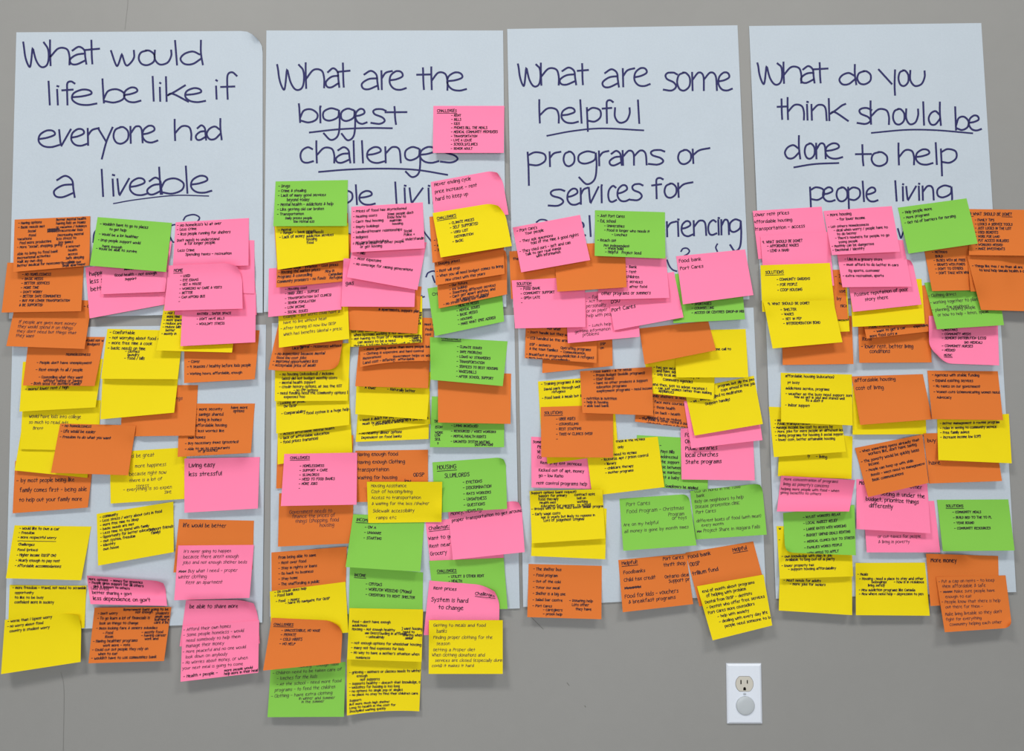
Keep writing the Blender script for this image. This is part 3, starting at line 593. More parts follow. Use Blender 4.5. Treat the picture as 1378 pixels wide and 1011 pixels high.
N('C3','g',(588,350,945,325,985,590,608,618),'green note reading "Food Program - Christmas Program" with its corner folded over',
  [(622,388,40,13,'Port Cares|Food Program - Christmas','b'),(840,440,20,12.4,'Program|  or toys','b'),(610,492,34,12.2,'Are on my helpful|all money is gone by month times','b')],.012,[('tr',12,4)])
NOTES[-1]['text'][0] = (622,388,37,13.4,'Port Cares|Food Program - Christmas','b')
N('C4','o',(120,303,497,313,495,588,113,577),'orange note starting "The shelter bus", lowest left of the third pair',
  [(145,335,31.5,9.8,'- The shelter bus|- Food program|- Out of the cold|- Tutor our meal|- Shelter is a big one|- Salad bar centre|- Port Cares'),(195,545,21,9.6,'- caregivers|- prison help'),(330,497,21.5,9.8,'- Donating help|  Lots other|     they have')],.011)
N('C4','o',(928,245,1277,187,1345,445,1000,522),'tilted orange note reading "Food bank, ODSP" with "Helpful" at the upper right',
  [(942,275,42,14,'Food bank|ODSP|'),(950,320,42,15,''),(965,362,40,14.5,'trillium fund'),(1172,240,24,14,'~Helpful')],.012)
N('C4','o',(582,283,932,249,968,510,605,552),'orange note headed "Helpful!" reading "Child tax credit" and "breakfast programs"',
  [(600,308,24,14,'~Helpful!'),(608,355,40,13,'Foodbanks|Child tax credit|######|'),(615,480,30,13.2,'Food for kids - vouchers|  & breakfast programs'),(812,285,32,12.4,'Port Cares|thrift shop'),(822,378,24,12.4,'Ontario deals|  Support program')],.010)
N('C4','y',(987,418,1330,358,1375,620,1068,697),'tilted yellow note hanging below the third pair of sheets, reading "dealing with every day life"',
  [(1015,452,26,10.8,'end of month about programs|  of helping with problem'),(1030,508,28,10.6,'Dental from ODSP - dentists|- Dentist who offer free services|Port Cares more counsellors|      - help with anxiety|      - dealing with every day life|         people need someone to back in')],.012)

# ---- fourth pair of sheets
N('D2','o',(130,20,490,20,500,268,135,273),'blank orange note below the long yellow "Solutions" pair at the left',[],.011)
N('D2','y',(110,-150,465,-150,480,100,120,115),'yellow note reading only "materials", behind the yellow "What should be done?" note',
  [(415,45,20,10,'materials')],.008)
NOTES[-1]['label'] = 'yellow note showing as a small corner with "materials", behind the lower tall yellow note'
N('D1','o',(95,440,450,432,472,688,100,700),'orange strip right of the two stacked yellow "Solutions" and "wages" notes',
  [(405,470,30,11,'- 7|   4|- use)|By|nice'),(400,590,24,12,'')],.008)
NOTES[-1]['text'] = [(405,475,38,12,'- 7|  46|  use)|by|  nice')]
N('D1','p',(-20,130,335,108,380,345,10,378),'pink note reading "Lower rent prices, affordable housing"',
  [(-18,158,37,12.6,'Lower rent prices|Affordable housing|transportation - access')],.006)
N('D1','p',(20,258,372,238,400,515,38,505),'pink note reading "4. What should be done?" and "affordable wages"',
  [(30,298,24,10.2,'4. WHAT SHOULD BE DONE?'),(55,318,24,10,'- AFFORDABLE WAGES|- LEND A HAND')],.008)
N('D1','y',(20,410,378,398,405,640,30,650),'yellow note headed "Solutions" listing "community gardens"',
  [(45,455,24,12,'~SOLUTIONS'),(105,490,27.5,10,'- COMMUNITY GARDENS|- FOR PEOPLE|- COOP HOUSING')],.009)
N('D1','y',(35,595,395,590,443,806,83,839),'yellow note reading "What should be done?" with "wages", below the yellow "Solutions" note',
  [(60,615,24,10.6,'4. WHAT SHOULD BE DONE?'),(125,645,24.5,10.2,'- SHELTER|- WAGES|- SET IN PEP|- INTERGENERATION BOND')],.014)
N('D2','o',(522,20,890,20,903,260,530,262),'orange note reading "lower rent, better living conditions"',
  [(545,148,22,13,'Rent'),(540,186,25,12.6,'- lower rent, better living|     conditions')],.009)
N('D1','o',(520,560,870,512,940,745,567,788),'orange note reading "want to get a car, more food cuts"',
  [(580,735,20,10,'Public Transportation'),(605,757,24,9.8,'- want to get a car'),(585,783,24,9.8,'more food cuts #'),(810,732,20,9.6,'expensive')],.011)
N('D1','y',(480,490,850,480,867,710,495,728),'blank yellow note under the pink notes in the middle of the fourth column',[],.011)
N('D1','p',(460,410,800,375,850,612,497,650),'pink note reading "Positive reputation of poor, story there"',
  [(505,570,30,12.2,'Positive reputation of poor|      story there')],.011,[('tr',14,4)])
N('D1','p',(402,270,755,280,800,520,443,523),'pink note reading "Like in a grocery store", middle of the stacked pink notes',
  [(455,384,22,9.6,'- Like in a grocery store|'),(450,412,20,9.6,'- must afford to do better in cars|'),(475,443,20,9.6,'Eg sports, customer|'),(445,470,20,9.6,'- extra recreation, sports')],.013)
N('D1','p',(345,130,697,105,740,340,388,357),'pink note starting "More housing - for lower income"',
  [(365,158,20,10.4,'- More housing|'),(415,180,20,9.8,'- for lower income'),(370,215,21.5,9.6,'- Let others homelessness|    - deal under every / people have to|      to do both|    - there\'s nowhere for people to go|      young people|- Housing can be dangerous|- Emotional / ability')],.012)
NOTES[-1]['text'][-1] = (370,218,20.5,9.3,'- Let others Homelessness|    - deal when worry / people have to|      to do better|    - There\'s nowhere for people to go|      young people|- Monthly can be dangerous|- Emotional / Identity')
N('D2','p',(888,20,1242,15,1250,275,890,262),'pink note with its lower left corner curled under, listing "community needs"',
  [(955,95,24,9.8,'CHRISTMAS|- COMMUNITY NEEDS|- SENIORS TRANSPORTATION (USE)'),(1070,162,20,9.6,'(NO MEDICAL)'),(955,180,22,9.8,'- COMMUNITY NURSES|- NEEDED'),(965,228,20,10,'~MUSIC')],.012,[('bl',40,18)])
NOTES[-1]['text'][0] = (955,98,21,9.6,'CHRISTMAS|- COMMUNITY NEEDS|- SENIORS DISTRIBUTION (LESS)')
N('D1','g',(865,500,1240,470,1275,718,930,740),'green note reading "clothing drives, working together"',
  [(885,575,30,10.8,'- Clothing drives','b'),(895,610,30,10.8,'- working together to plan','b'),(980,632,20,10.4,'for neighbors','b'),(905,648,28,10.8,'- planning, helping people|   or how to help - listen, speak','b')],.013)
N('D1','o',(860,310,1215,305,1265,535,905,543),'orange note listing "buses with wheelchair", left of the overlapping right-hand orange notes',
  [(905,348,22,9.4,'- METHODS|  BUILD|- BUSES WITH BE FREE|- GRANTS WITH FUNDS|- DON\'T TO OTHERS|- DON\'T TAKE WITH WHAT')],.012)
NOTES[-1]['label'] = 'orange note under the tilted green note, its list ending in "Don\'t take"'
N('D1','o',(1085,330,1440,320,1455,545,1103,545),'orange note barely showing left of the lowest right-edge orange note',[],.008)
N('D1','o',(1085,365,1440,375,1510,650,1157,640),'orange note at the right edge with one sentence starting "Things like this"',
  [(1112,418,22,9.2,'- Things like this / so that all are|     to lend help (meals health & open)')],.013)
N('D1','o',(1088,120,1450,125,1460,362,1095,357),'orange note at the upper right edge headed "What should be done?"',
  [(1098,152,24,10.8,'~4 WHAT SHOULD BE DONE?'),(1125,182,21.2,9.3,'- FAMILY TIPS|- LOOKS & SERVICE TOOLS|- JUST LOOKS IN THE LIST|- USED BENEFITS|- WORK FOR LAND|- PUT ACCESS BUILDERS|- WORKERS NEEDED|- MAKE INVESTMENTS')],.012)
N('D1','g',(728,113,1082,65,1140,298,783,350),'tilted green note reading "Help people more, more programs"',
  [(752,145,27,9.8,'- Help people more|- More programs|- Get rid of barriers for nursing')],.014)
# lower
N('D2','y',(495,380,868,385,875,630,495,632),'yellow note peeking below the orange "cost of living" note',[],.007)
N('D3','y',(120,65,495,105,490,325,110,310),'yellow note under the left yellow pair, one faint word at its top edge',
  [(270,215,20,10,'y'),(285,195,20,9.6,'')],.009)
NOTES[-1]['text'] = [(262,212,20,11,'ly    - living')]
N('D2','y',(63,488,430,500,462,720,90,748),'yellow note reading "lower cost, better attainable housing"',
  [(95,563,19,9.2,'- more'),(95,582,19,9.2,'- Public transportation'),(88,602,18,9.2,'- Manage income low cost to access by'),(95,622,21.5,9.3,'- More jobs for more people at different levels|- Giving programs for housing & social support|- lower cost, better attainable housing')],.011)
N('D2','y',(125,313,492,322,495,585,127,568),'yellow note reading "affordable housing (education)" at the left',
  [(148,335,28,9.8,'affordable housing (education)'),(160,368,28,9.8,'pt busy'),(150,398,28,9.6,'addictions service, programs|- weather as the busy need support sore stage'),(195,442,15,8.8,'( due as get it\'s jobs and stated want )|     no is don\'t it'),(148,485,20,9.4,'- Indoor support')],.011)
NOTES[-1]['text'][3] = (195,443,16,8.8,'how as get in jobs and stated well|          its a don\'t it')
N('D2','o',(490,332,857,320,905,553,535,582),'orange note reading "affordable housing, cost of living"',
  [(505,360,42,13.4,'affordable housing|cost of living')],.014)
N('D3','o',(860,90,1225,80,1265,335,890,348),'orange note with "buy" and "have" cut off by a yellow note',
  [(880,135,40,15,'buy a|'),(888,250,30,15,'have')],.010)
N('D2','y',(930,540,1300,525,1315,780,937,763),'yellow note reading "income tax (CPP)" at the right below an orange note',
  [(945,582,22,9.2,'- Better management & routine programs|- people in need to community service|- First nurse advice|- Increase income low (CPP)')],.013)
NOTES[-1]['text'][0] = (945,580,24,9.2,'- Better management & routine program|- relax in seeing to community service|- Free family advice|- Increase income low (CPP)')
NOTES[-1]['label'] = 'yellow note at the right edge of the fourth pair, overlapping an orange note'
N('D2','o',(880,302,1243,305,1270,557,905,552),'orange note starting "- Agencies with stable funding"',
  [(905,330,29,9.6,'- Agencies with stable funding|- Expand existing services|- No taxes on our government|- Women cuts (communicating women needs)|  Advocacy')],.012)
N('D3','p',(550,450,915,437,947,703,568,703),'pink note ending "living in poverty", right behind another pink note',
  [(625,628,28,11,'or cut taxes for people|& living in poverty','b')],.009)
N('D3','p',(515,325,880,350,897,605,515,583),'pink note reading "prioritize things differently"',
  [(528,350,30,13,'Mo|  i'),(575,405,31,13,'     everything & under the|budget, prioritize things|  differently')],.013)
NOTES[-1]['text'] = [(528,352,30,14,'Mo'),(790,372,20,14,'other'),(640,408,20,14,'seeing it under the'),(562,435,30,14,'budget, prioritize things'),(580,470,30,14,'differently')]
N('D3','o',(507,165,855,95,887,345,575,418),'strongly tilted orange note reading "When something opens"',
  [(532,190,21,10,'- When something opens already that|      workers like, don\'t have saving'),(540,243,22,10,'- The poverty would be quickly basis|     income'),(560,290,23.5,10,'- People can keep up with skill|    Base - range need no training|- Basic communication')],.011)
NOTES[-1]['text'][2] = (565,288,27,9.6,'- People can keep up with skills|   Bonds - ways need to management|   Basic communications')
N('D3','y',(103,108,480,110,498,367,120,380),'yellow note reading "lower property tax" under the green note at the left',
  [(118,22,20,9,'')],.009)
yy = NOTES.pop()
N('D4','y',(120,300,492,300,493,567,115,543),'lowest left yellow note of the fourth pair, two short lines at its top',
  [(140,392,19,9.4,'- Meet needs for adults|     - more jobs for seniors')],.011)
N('D4','y',(103,108,485,110,498,367,120,380),'yellow note reading "lower property tax", under the green list at the left',
  [(115,125,20,9.4,'w'),(115,185,20,9.4,'-'),(130,270,18,9.4,'- own knowledge with plan in job|   Available to long out of a party'),(130,318,19,9.6,'- lower property tax|     - support housing affordability')],.010)
N('D3','p',(127,308,508,330,478,492,105,492),'pink note curled outward reading "More concentration of programs"',
  [(140,330,26,10.4,'More concentration of programs|living as poverty\'s concerns','b'),(125,380,20,9.8,'helping more people with food - when|giving benefits to others','b')],-.012)
p27 = NOTES.pop()
N('D3','g',(137,500,505,458,512,718,148,703),'green note with a capital-letter list, "Lower rates", under the curled pink note',
  [(240,528,31.5,9.6,'- W/LIST WORKERS RELAX|- LOCAL MARKET RELIEF|- LARGE RATES WITH WORKING|- BUDGET UNPAID DEALS RENTING|- MEDICAL CLINICS OUT TO STRESS|- FAMILIES WORKS PEOPLE|  WITH NEEDS TO APPLY')],.013,[('bl',14,4)])
NOTES[-1]['label'] = 'green note with a list in capitals at the left, under the outward curled pink note'
NOTES.append(p27)
N('D3','g',(930,432,1297,430,1330,693,960,697),'green note headed "Solutions" at the right of the fourth pair',
  [(975,470,24,11,'~SOLUTIONS'),(1010,503,28,10,'- COMMUNITY MEALS|- BUILD BED TO SIZE TO P.|- YMCA KIDS|- COMMUNITY TRANSPORTATION')],.013)
NOTES[-1]['text'][1] = (1010,501,28,9.6,'- COMMUNITY MEALS|- BUILD BED TO THE TO PL|- YEAR ROUND|- COMMUNITY RESOURCES')
N('D4','y',(510,298,868,296,893,570,512,567),'yellow note reading "housing need a place to stay", lower middle of the fourth pair',
  [(520,362,24,9.6,'- Meals|'),(530,385,17,9.2,'- Housing : need a place to stay and other|          belongings      - How is in residence|       living safely|'),(528,445,20,9.2,'- New addiction programs like Canada|- New where need help - depression to prices')],.010)
NOTES[-1]['text'] = [(520,362,24,9.6,'- Meals'),(530,385,17,9.2,'- Housing : need a place to stay and other|          belongings      - how is in residence|       living safely'),(528,443,20,9.2,'- New addiction programs like Canada|- New where need help - depression to pen')]
N('D4','o',(873,250,1245,262,1250,500,897,520),'orange note reading "More money"',[(897,292,24,14,'More money')],.008)
N('D4','o',(925,370,1283,362,1317,632,970,655),'orange note reading "Put a cap on rents", lowest at the far right',
  [(938,400,26.8,11,'- Put a cap on rents - to keep|  them affordable & safe|- #### Make sure people have|   enough to eat|- People know that there is help|  out there for them -','b'),(972,570,27,11,'Make living liveable so they don\'t|fight for everything|  Community helping each other','b')],.013,[('br',14,5)])


# ------------------------------------------------------------------ wall
def tag(o, label=None, cat=None, group=None, kind=None):
    if label: o['label'] = label
    if cat: o['category'] = cat
    if group: o['group'] = group
    if kind: o['kind'] = kind

def wall_material():
    m = bpy.data.materials.new('grey_painted_drywall'); m.use_nodes = True
    nt = m.node_tree; N = nt.nodes; L = nt.links; b = N['Principled BSDF']
    b.inputs['Roughness'].default_value = 0.55
    b.inputs['Specular IOR Level'].default_value = 0.3
    tc = N.new('ShaderNodeTexCoord')
    n1 = N.new('ShaderNodeTexNoise'); n1.inputs['Scale'].default_value = 2.2; n1.inputs['Detail'].default_value = 3
    n2 = N.new('ShaderNodeTexNoise'); n2.inputs['Scale'].default_value = 260; n2.inputs['Detail'].default_value = 2
    n3 = N.new('ShaderNodeTexNoise'); n3.inputs['Scale'].default_value = 34; n3.inputs['Detail'].default_value = 5
    for n in (n1, n2, n3): L.new(tc.outputs['Object'], n.inputs['Vector'])
    r = N.new('ShaderNodeValToRGB')
    r.color_ramp.elements[0].position = .3; r.color_ramp.elements[0].color = srgb(146, 145, 142)
    r.color_ramp.elements[1].position = .7; r.color_ramp.elements[1].color = srgb(150, 149, 146)
    L.new(n1.outputs['Fac'], r.inputs['Fac'])
    mx = N.new('ShaderNodeMix'); mx.data_type = 'RGBA'; mx.blend_type = 'MULTIPLY'; mx.inputs[0].default_value = 1
    r2 = N.new('ShaderNodeValToRGB')
    r2.color_ramp.elements[0].color = (.96, .96, .96, 1); r2.color_ramp.elements[1].color = (1.0, 1.0, 1.0, 1)
    L.new(n3.outputs['Fac'], r2.inputs['Fac'])
    L.new(r.outputs['Color'], mx.inputs[6]); L.new(r2.outputs['Color'], mx.inputs[7])
    L.new(mx.outputs[2], b.inputs['Base Color'])
    bp = N.new('ShaderNodeBump'); bp.inputs['Strength'].default_value = 0.12; bp.inputs['Distance'].default_value = 0.001
    L.new(n2.outputs['Fac'], bp.inputs['Height']); L.new(bp.outputs['Normal'], b.inputs['Normal'])
    return m

def mesh_obj(name, v, f, mat, parent=None, loc=(0, 0, 0), smooth=False):
    me = bpy.data.meshes.new(name)
    me.from_pydata([(x-loc[0], y-loc[1], z-loc[2]) for x, y, z in v], [], f)
    me.materials.append(mat)
    if smooth:
        for p in me.polygons: p.use_smooth = True
    o = bpy.data.objects.new(name, me)
    scene.collection.objects.link(o)
    if parent: o.parent = parent; o.location = (0, 0, 0)
    else: o.location = loc
    return o

def box(x0, x1, y0, y1, z0, z1):
    v = [(x0,y0,z0),(x1,y0,z0),(x1,y1,z0),(x0,y1,z0),(x0,y0,z1),(x1,y0,z1),(x1,y1,z1),(x0,y1,z1)]
    f = [(0,3,2,1),(4,5,6,7),(0,1,5,4),(1,2,6,5),(2,3,7,6),(3,0,4,7)]
    return v, f
MW = wall_material()
# the wall front is a grid with a shallow drywall joint and a hairline ridge, so it is not one flat board
nx, nz = 241, 61
wv, wf = [], []
xj = point_on_wall(86, 950)[0]
for j in range(nz):
    for i in range(nx):
        x = -2.4 + 4.8*i/(nx-1); z = 2.75*j/(nz-1)
        wv.append((x, 0.0006*math.exp(-((x-xj)/0.012)**2), z))
for j in range(nz-1):
    for i in range(nx-1):
        k = j*nx+i
        wf.append((k, k+1, k+1+nx, k+nx))
b0 = len(wv)
wv += [(-2.4, .12, 0), (2.4, .12, 0), (2.4, .12, 2.75), (-2.4, .12, 2.75)]
wf += [(b0, b0+3, b0+2, b0+1)]
wall = mesh_obj('wall_back', wv, wf, MW, smooth=True); tag(wall, kind='structure')
mf = bpy.data.materials.new('grey_floor'); mf.use_nodes = True
nb = mf.node_tree.nodes['Principled BSDF']; nn = mf.node_tree.nodes.new('ShaderNodeTexNoise'); nn.inputs['Scale'].default_value = 40
rr = mf.node_tree.nodes.new('ShaderNodeValToRGB'); rr.color_ramp.elements[0].color = srgb(120, 118, 112); rr.color_ramp.elements[1].color = srgb(150, 147, 140)
mf.node_tree.links.new(nn.outputs['Fac'], rr.inputs['Fac']); mf.node_tree.links.new(rr.outputs['Color'], nb.inputs['Base Color'])
v, f = box(-2.4, 2.4, -4.6, 0.12, -0.06, 0.0)
floor = mesh_obj('floor', v, f, mf); tag(floor, kind='structure')

# ------------------------------------------------------------------ surfaces built from photo measurements
PADX, PADY = 60, 40
HM = np.zeros((1011 + 2*PADY, 1378 + 260), dtype=np.float32)       # height already built over the wall

def box_blur(a, r):
    k = 2*r+1
    p = np.pad(a, r, mode='edge').astype(np.float32)
    c = np.cumsum(np.pad(p, ((1, 0), (0, 0))), axis=0); p = (c[k:] - c[:-k]) / k
    c = np.cumsum(np.pad(p, ((0, 0), (1, 0))), axis=1); return (c[:, k:] - c[:, :-k]) / k

def smooth(t): t = np.clip(t, 0, 1); return t*t*(3-2*t)

def quad_pts(q, U, V):
    (x0, y0, x1, y1, x2, y2, x3, y3) = q                              # TL TR BR BL
    X = (1-U)*(1-V)*x0 + U*(1-V)*x1 + U*V*x2 + (1-U)*V*x3
    Y = (1-U)*(1-V)*y0 + U*(1-V)*y1 + U*V*y2 + (1-U)*V*y3
    return X, Y

def bend_edges(n, U, V, X, Y):
    """rolled corners pull in; edges bow a little"""
    for (c, r, d) in n.get('corners', ()):
        cu, cv = {'tl': (0, 0), 'tr': (1, 0), 'br': (1, 1), 'bl': (0, 1)}[c]
        W = math.hypot(n['q'][2]-n['q'][0], n['q'][3]-n['q'][1])
        Hh = math.hypot(n['q'][6]-n['q'][0], n['q'][7]-n['q'][1])
        dx = np.abs(U-cu)*W; dy = np.abs(V-cv)*Hh
        w = np.clip(1 - (dx+dy)/r, 0, 1)**1.5
        sx = 1 if cu == 0 else -1; sy = 1 if cv == 0 else -1
        X = X + sx*w*d; Y = Y + sy*w*d
    b = n.get('bow', 0)
    Y = Y + b*4*U*(1-U)*V**3
    return X, Y

NOTE_LIST = [n for n in NOTES]
def footprint(n):
    U, V = np.meshgrid(np.linspace(0, 1, 200), np.linspace(0, 1, 150))
    X, Y = quad_pts(n['q'], U, V); X, Y = bend_edges(n, U, V, X, Y)
    return U, V, np.clip((X+PADX).round().astype(int), 0, HM.shape[1]-1), np.clip((Y+PADY).round().astype(int), 0, HM.shape[0]-1)

def make_sheet_mesh(n, NU, NV, hgrid, name, mat, thick, top=None):
    U, V = np.meshgrid(np.linspace(0, 1, NU), np.linspace(0, 1, NV))
    X, Y = quad_pts(n['q'], U, V); X, Y = bend_edges(n, U, V, X, Y)
    P = np.zeros((NV, NU, 3))
    for j in range(NV):
        for i in range(NU):
            P[j, i] = point_on_wall(X[j, i], Y[j, i], hgrid[j, i])
    c = P[0, NU//2]; loc = (float(c[0]), float(c[1]), float(c[2]))
    verts = [tuple(p) for p in P.reshape(-1, 3)]
    verts += [(p[0], p[1]+thick, p[2]) for p in P.reshape(-1, 3)]
    M = NU*NV; faces = []; rim = []
    verts += list(verts)                                            # the cut edge has its own vertices, so it stays crisp
    for j in range(NV-1):
        for i in range(NU-1):
            k = j*NU+i
            faces.append((k, k+NU, k+NU+1, k+1)); faces.append((k+M, k+1+M, k+NU+1+M, k+NU+M))
    for i in range(NU-1):
        rim.append((i, i+1, i+1+M, i+M)); k = (NV-1)*NU+i; rim.append((k+1, k, k+M, k+1+M))
    for j in range(NV-1):
        k = j*NU; rim.append((k+NU, k, k+M, k+NU+M)); k = j*NU+NU-1; rim.append((k, k+NU, k+NU+M, k+M))
    rim = [tuple(k+2*M for k in r) for r in rim]
    o = mesh_obj(name, verts, faces+rim, mat, loc=loc)
    nf = len(faces)
    o.data.polygons.foreach_set('use_smooth', [i < nf for i in range(nf+len(rim))])
    n['grid'] = P; n['XY'] = (X, Y)
    return o

def surface_of(n, NU, NV, off):
    P = n['grid']; q = n['q']
    def inv(px, py):
        u = v = .5
        for _ in range(6):
            x, y = quad_pts(q, u, v)
            e = 1e-3
            xu, yu = quad_pts(q, u+e, v); xv, yv = quad_pts(q, u, v+e)
            a, b, c, d = (xu-x)/e, (xv-x)/e, (yu-y)/e, (yv-y)/e
            det = a*d-b*c
            ex, ey = px-x, py-y
            u += (d*ex-b*ey)/det; v += (a*ey-c*ex)/det
        return min(max(u, 0.004), .996), min(max(v, 0.004), .996)
    def surf(px, py):
        u, v = inv(px, py)
        fu, fv = u*(NU-1), v*(NV-1)
        i, j = min(int(fu), NU-2), min(int(fv), NV-2)
        a, b = fu-i, fv-j
        p = P[j, i]*(1-a)*(1-b)+P[j, i+1]*a*(1-b)+P[j+1, i]*(1-a)*b+P[j+1, i+1]*a*b
        du = (P[j, i+1]-P[j, i])*(1-b)+(P[j+1, i+1]-P[j+1, i])*b
        dv = (P[j+1, i]-P[j, i])*(1-a)+(P[j+1, i+1]-P[j, i+1])*a
        nn = np.cross(dv, du); nn = nn/np.linalg.norm(nn)
        if nn[1] > 0: nn = -nn
        p = p+nn*off
        return (float(p[0]), float(p[1]), float(p[2]))
    return surf, inv

def grid_sample(A, fu, fv):
    NVa, NUa = A.shape
    x = fu*(NUa-1); y = fv*(NVa-1)
    i = np.minimum(x.astype(int), NUa-2); j = np.minimum(y.astype(int), NVa-2)
    a = x-i; b = y-j
    return A[j, i]*(1-a)*(1-b)+A[j, i+1]*a*(1-b)+A[j+1, i]*(1-a)*b+A[j+1, i+1]*a*b

# ------------------------------------------------------------------ flip chart sheets
NUs, NVs = 34, 40
for n in SHEETS:
    U, V = np.meshgrid(np.linspace(0, 1, NUs), np.linspace(0, 1, NVs))
    ph = n['seed']
    h = 0.0012 + 0.0011*(1+np.sin(U*5+ph)*np.cos(V*6+2*ph))*smooth((V-.05)/.3) \
        + 0.0009*(1+np.sin(U*17+V*9+ph*3)*np.cos(V*13-ph))*smooth((V-.2)/.4) \
        + 0.0035*smooth((V-.8)/.2)*(0.6+.4*np.sin(U*4+ph))
    for (c, r, d) in n.get('corners', ()):
        cu, cv = {'tr': (1, 0), 'tl': (0, 0), 'br': (1, 1), 'bl': (0, 1)}[c]
        h = h + 0.010*np.clip(1-(abs(U-cu)*330+abs(V-cv)*380)/(r*1.1), 0, 1)**1.5
    o = make_sheet_mesh(n, NUs, NVs, h, 'flip_chart_sheet', MAT['sheet'], 0.0003)
    tag(o, n['label'], 'paper sheet', 'flip-chart sheets taped to the wall')
    Uf, Vf, XI, YI = footprint(n)
    HM[YI, XI] = np.maximum(HM[YI, XI], grid_sample(h, Uf, Vf))
    surf, inv = surface_of(n, NUs, NVs, 0.0004)
    for wd in n.get('words', ()):
        ox, oy, sc = HT[wd[0]]
        letters, yb0, yb1, xh, asc, desc = wd[1:7]
        parts = letters.split()
        R = Ribbon(surf)
        xs0 = float(parts[0].split(':')[1].split('-')[0]); xs1 = float(parts[-1].split(':')[1].split('-')[1])
        for pt in parts:
            ch, rg = pt.split(':'); a, b = [float(t) for t in rg.split('-')]
            if ch == 'Y': ch = '!Y'
            st, wdt = glyph(ch)
            mn = min(p[0] for s in st for p in s)
            for s in st:
                pts = []
                for (gx, gy) in spline(s, 6):
                    x = a + (gx-mn)/max(wdt-mn, .1)*(b-a) if wdt-mn > .6 else (a+b)/2+(gx-mn)*(b-a)/1.2-(b-a)*.2
                    if gy > 10: yy = xh+(gy-10)*(asc-xh)/8
                    elif gy < 0: yy = gy*desc/8
                    else: yy = gy*xh/10
                    base = yb0+(yb1-yb0)*(x-xs0)/max(xs1-xs0, 1)
                    pts.append((ox+x/sc, oy+(base-yy)/sc))
                R.stroke(pts, 2.6)
        R.build('handwritten_word', INK['h'], o)
    for (tk, nm, pts, w) in n.get('strokes', ()):
        ox, oy, sc = HT[tk]
        R = Ribbon(surf)
        R.stroke([(ox+x/sc, oy+y/sc) for x, y in spline(pts, 8)], w)
        R.build(nm, INK['h'], o)

# ------------------------------------------------------------------ sticky notes: bottom of the pile first
NU, NV = 19, 14
cover = np.zeros(HM.shape, dtype=np.float32)
for n in reversed(NOTE_LIST):                                         # what later notes cover
    U, V, XI, YI = footprint(n)
    x0, x1, y0, y1 = XI.min()-12, XI.max()+13, YI.min()-12, YI.max()+13
    x0 = max(x0, 0); y0 = max(y0, 0)
    bl = box_blur(cover[y0:y1, x0:x1], 6)
    Ug, Vg = np.meshgrid(np.linspace(0, 1, NU), np.linspace(0, 1, NV))
    X, Y = quad_pts(n['q'], Ug, Vg)
    gi = np.clip((X+PADX-x0).astype(int), 0, bl.shape[1]-1); gj = np.clip((Y+PADY-y0).astype(int), 0, bl.shape[0]-1)
    n['cov'] = bl[gj, gi]
    cover[YI, XI] = 1

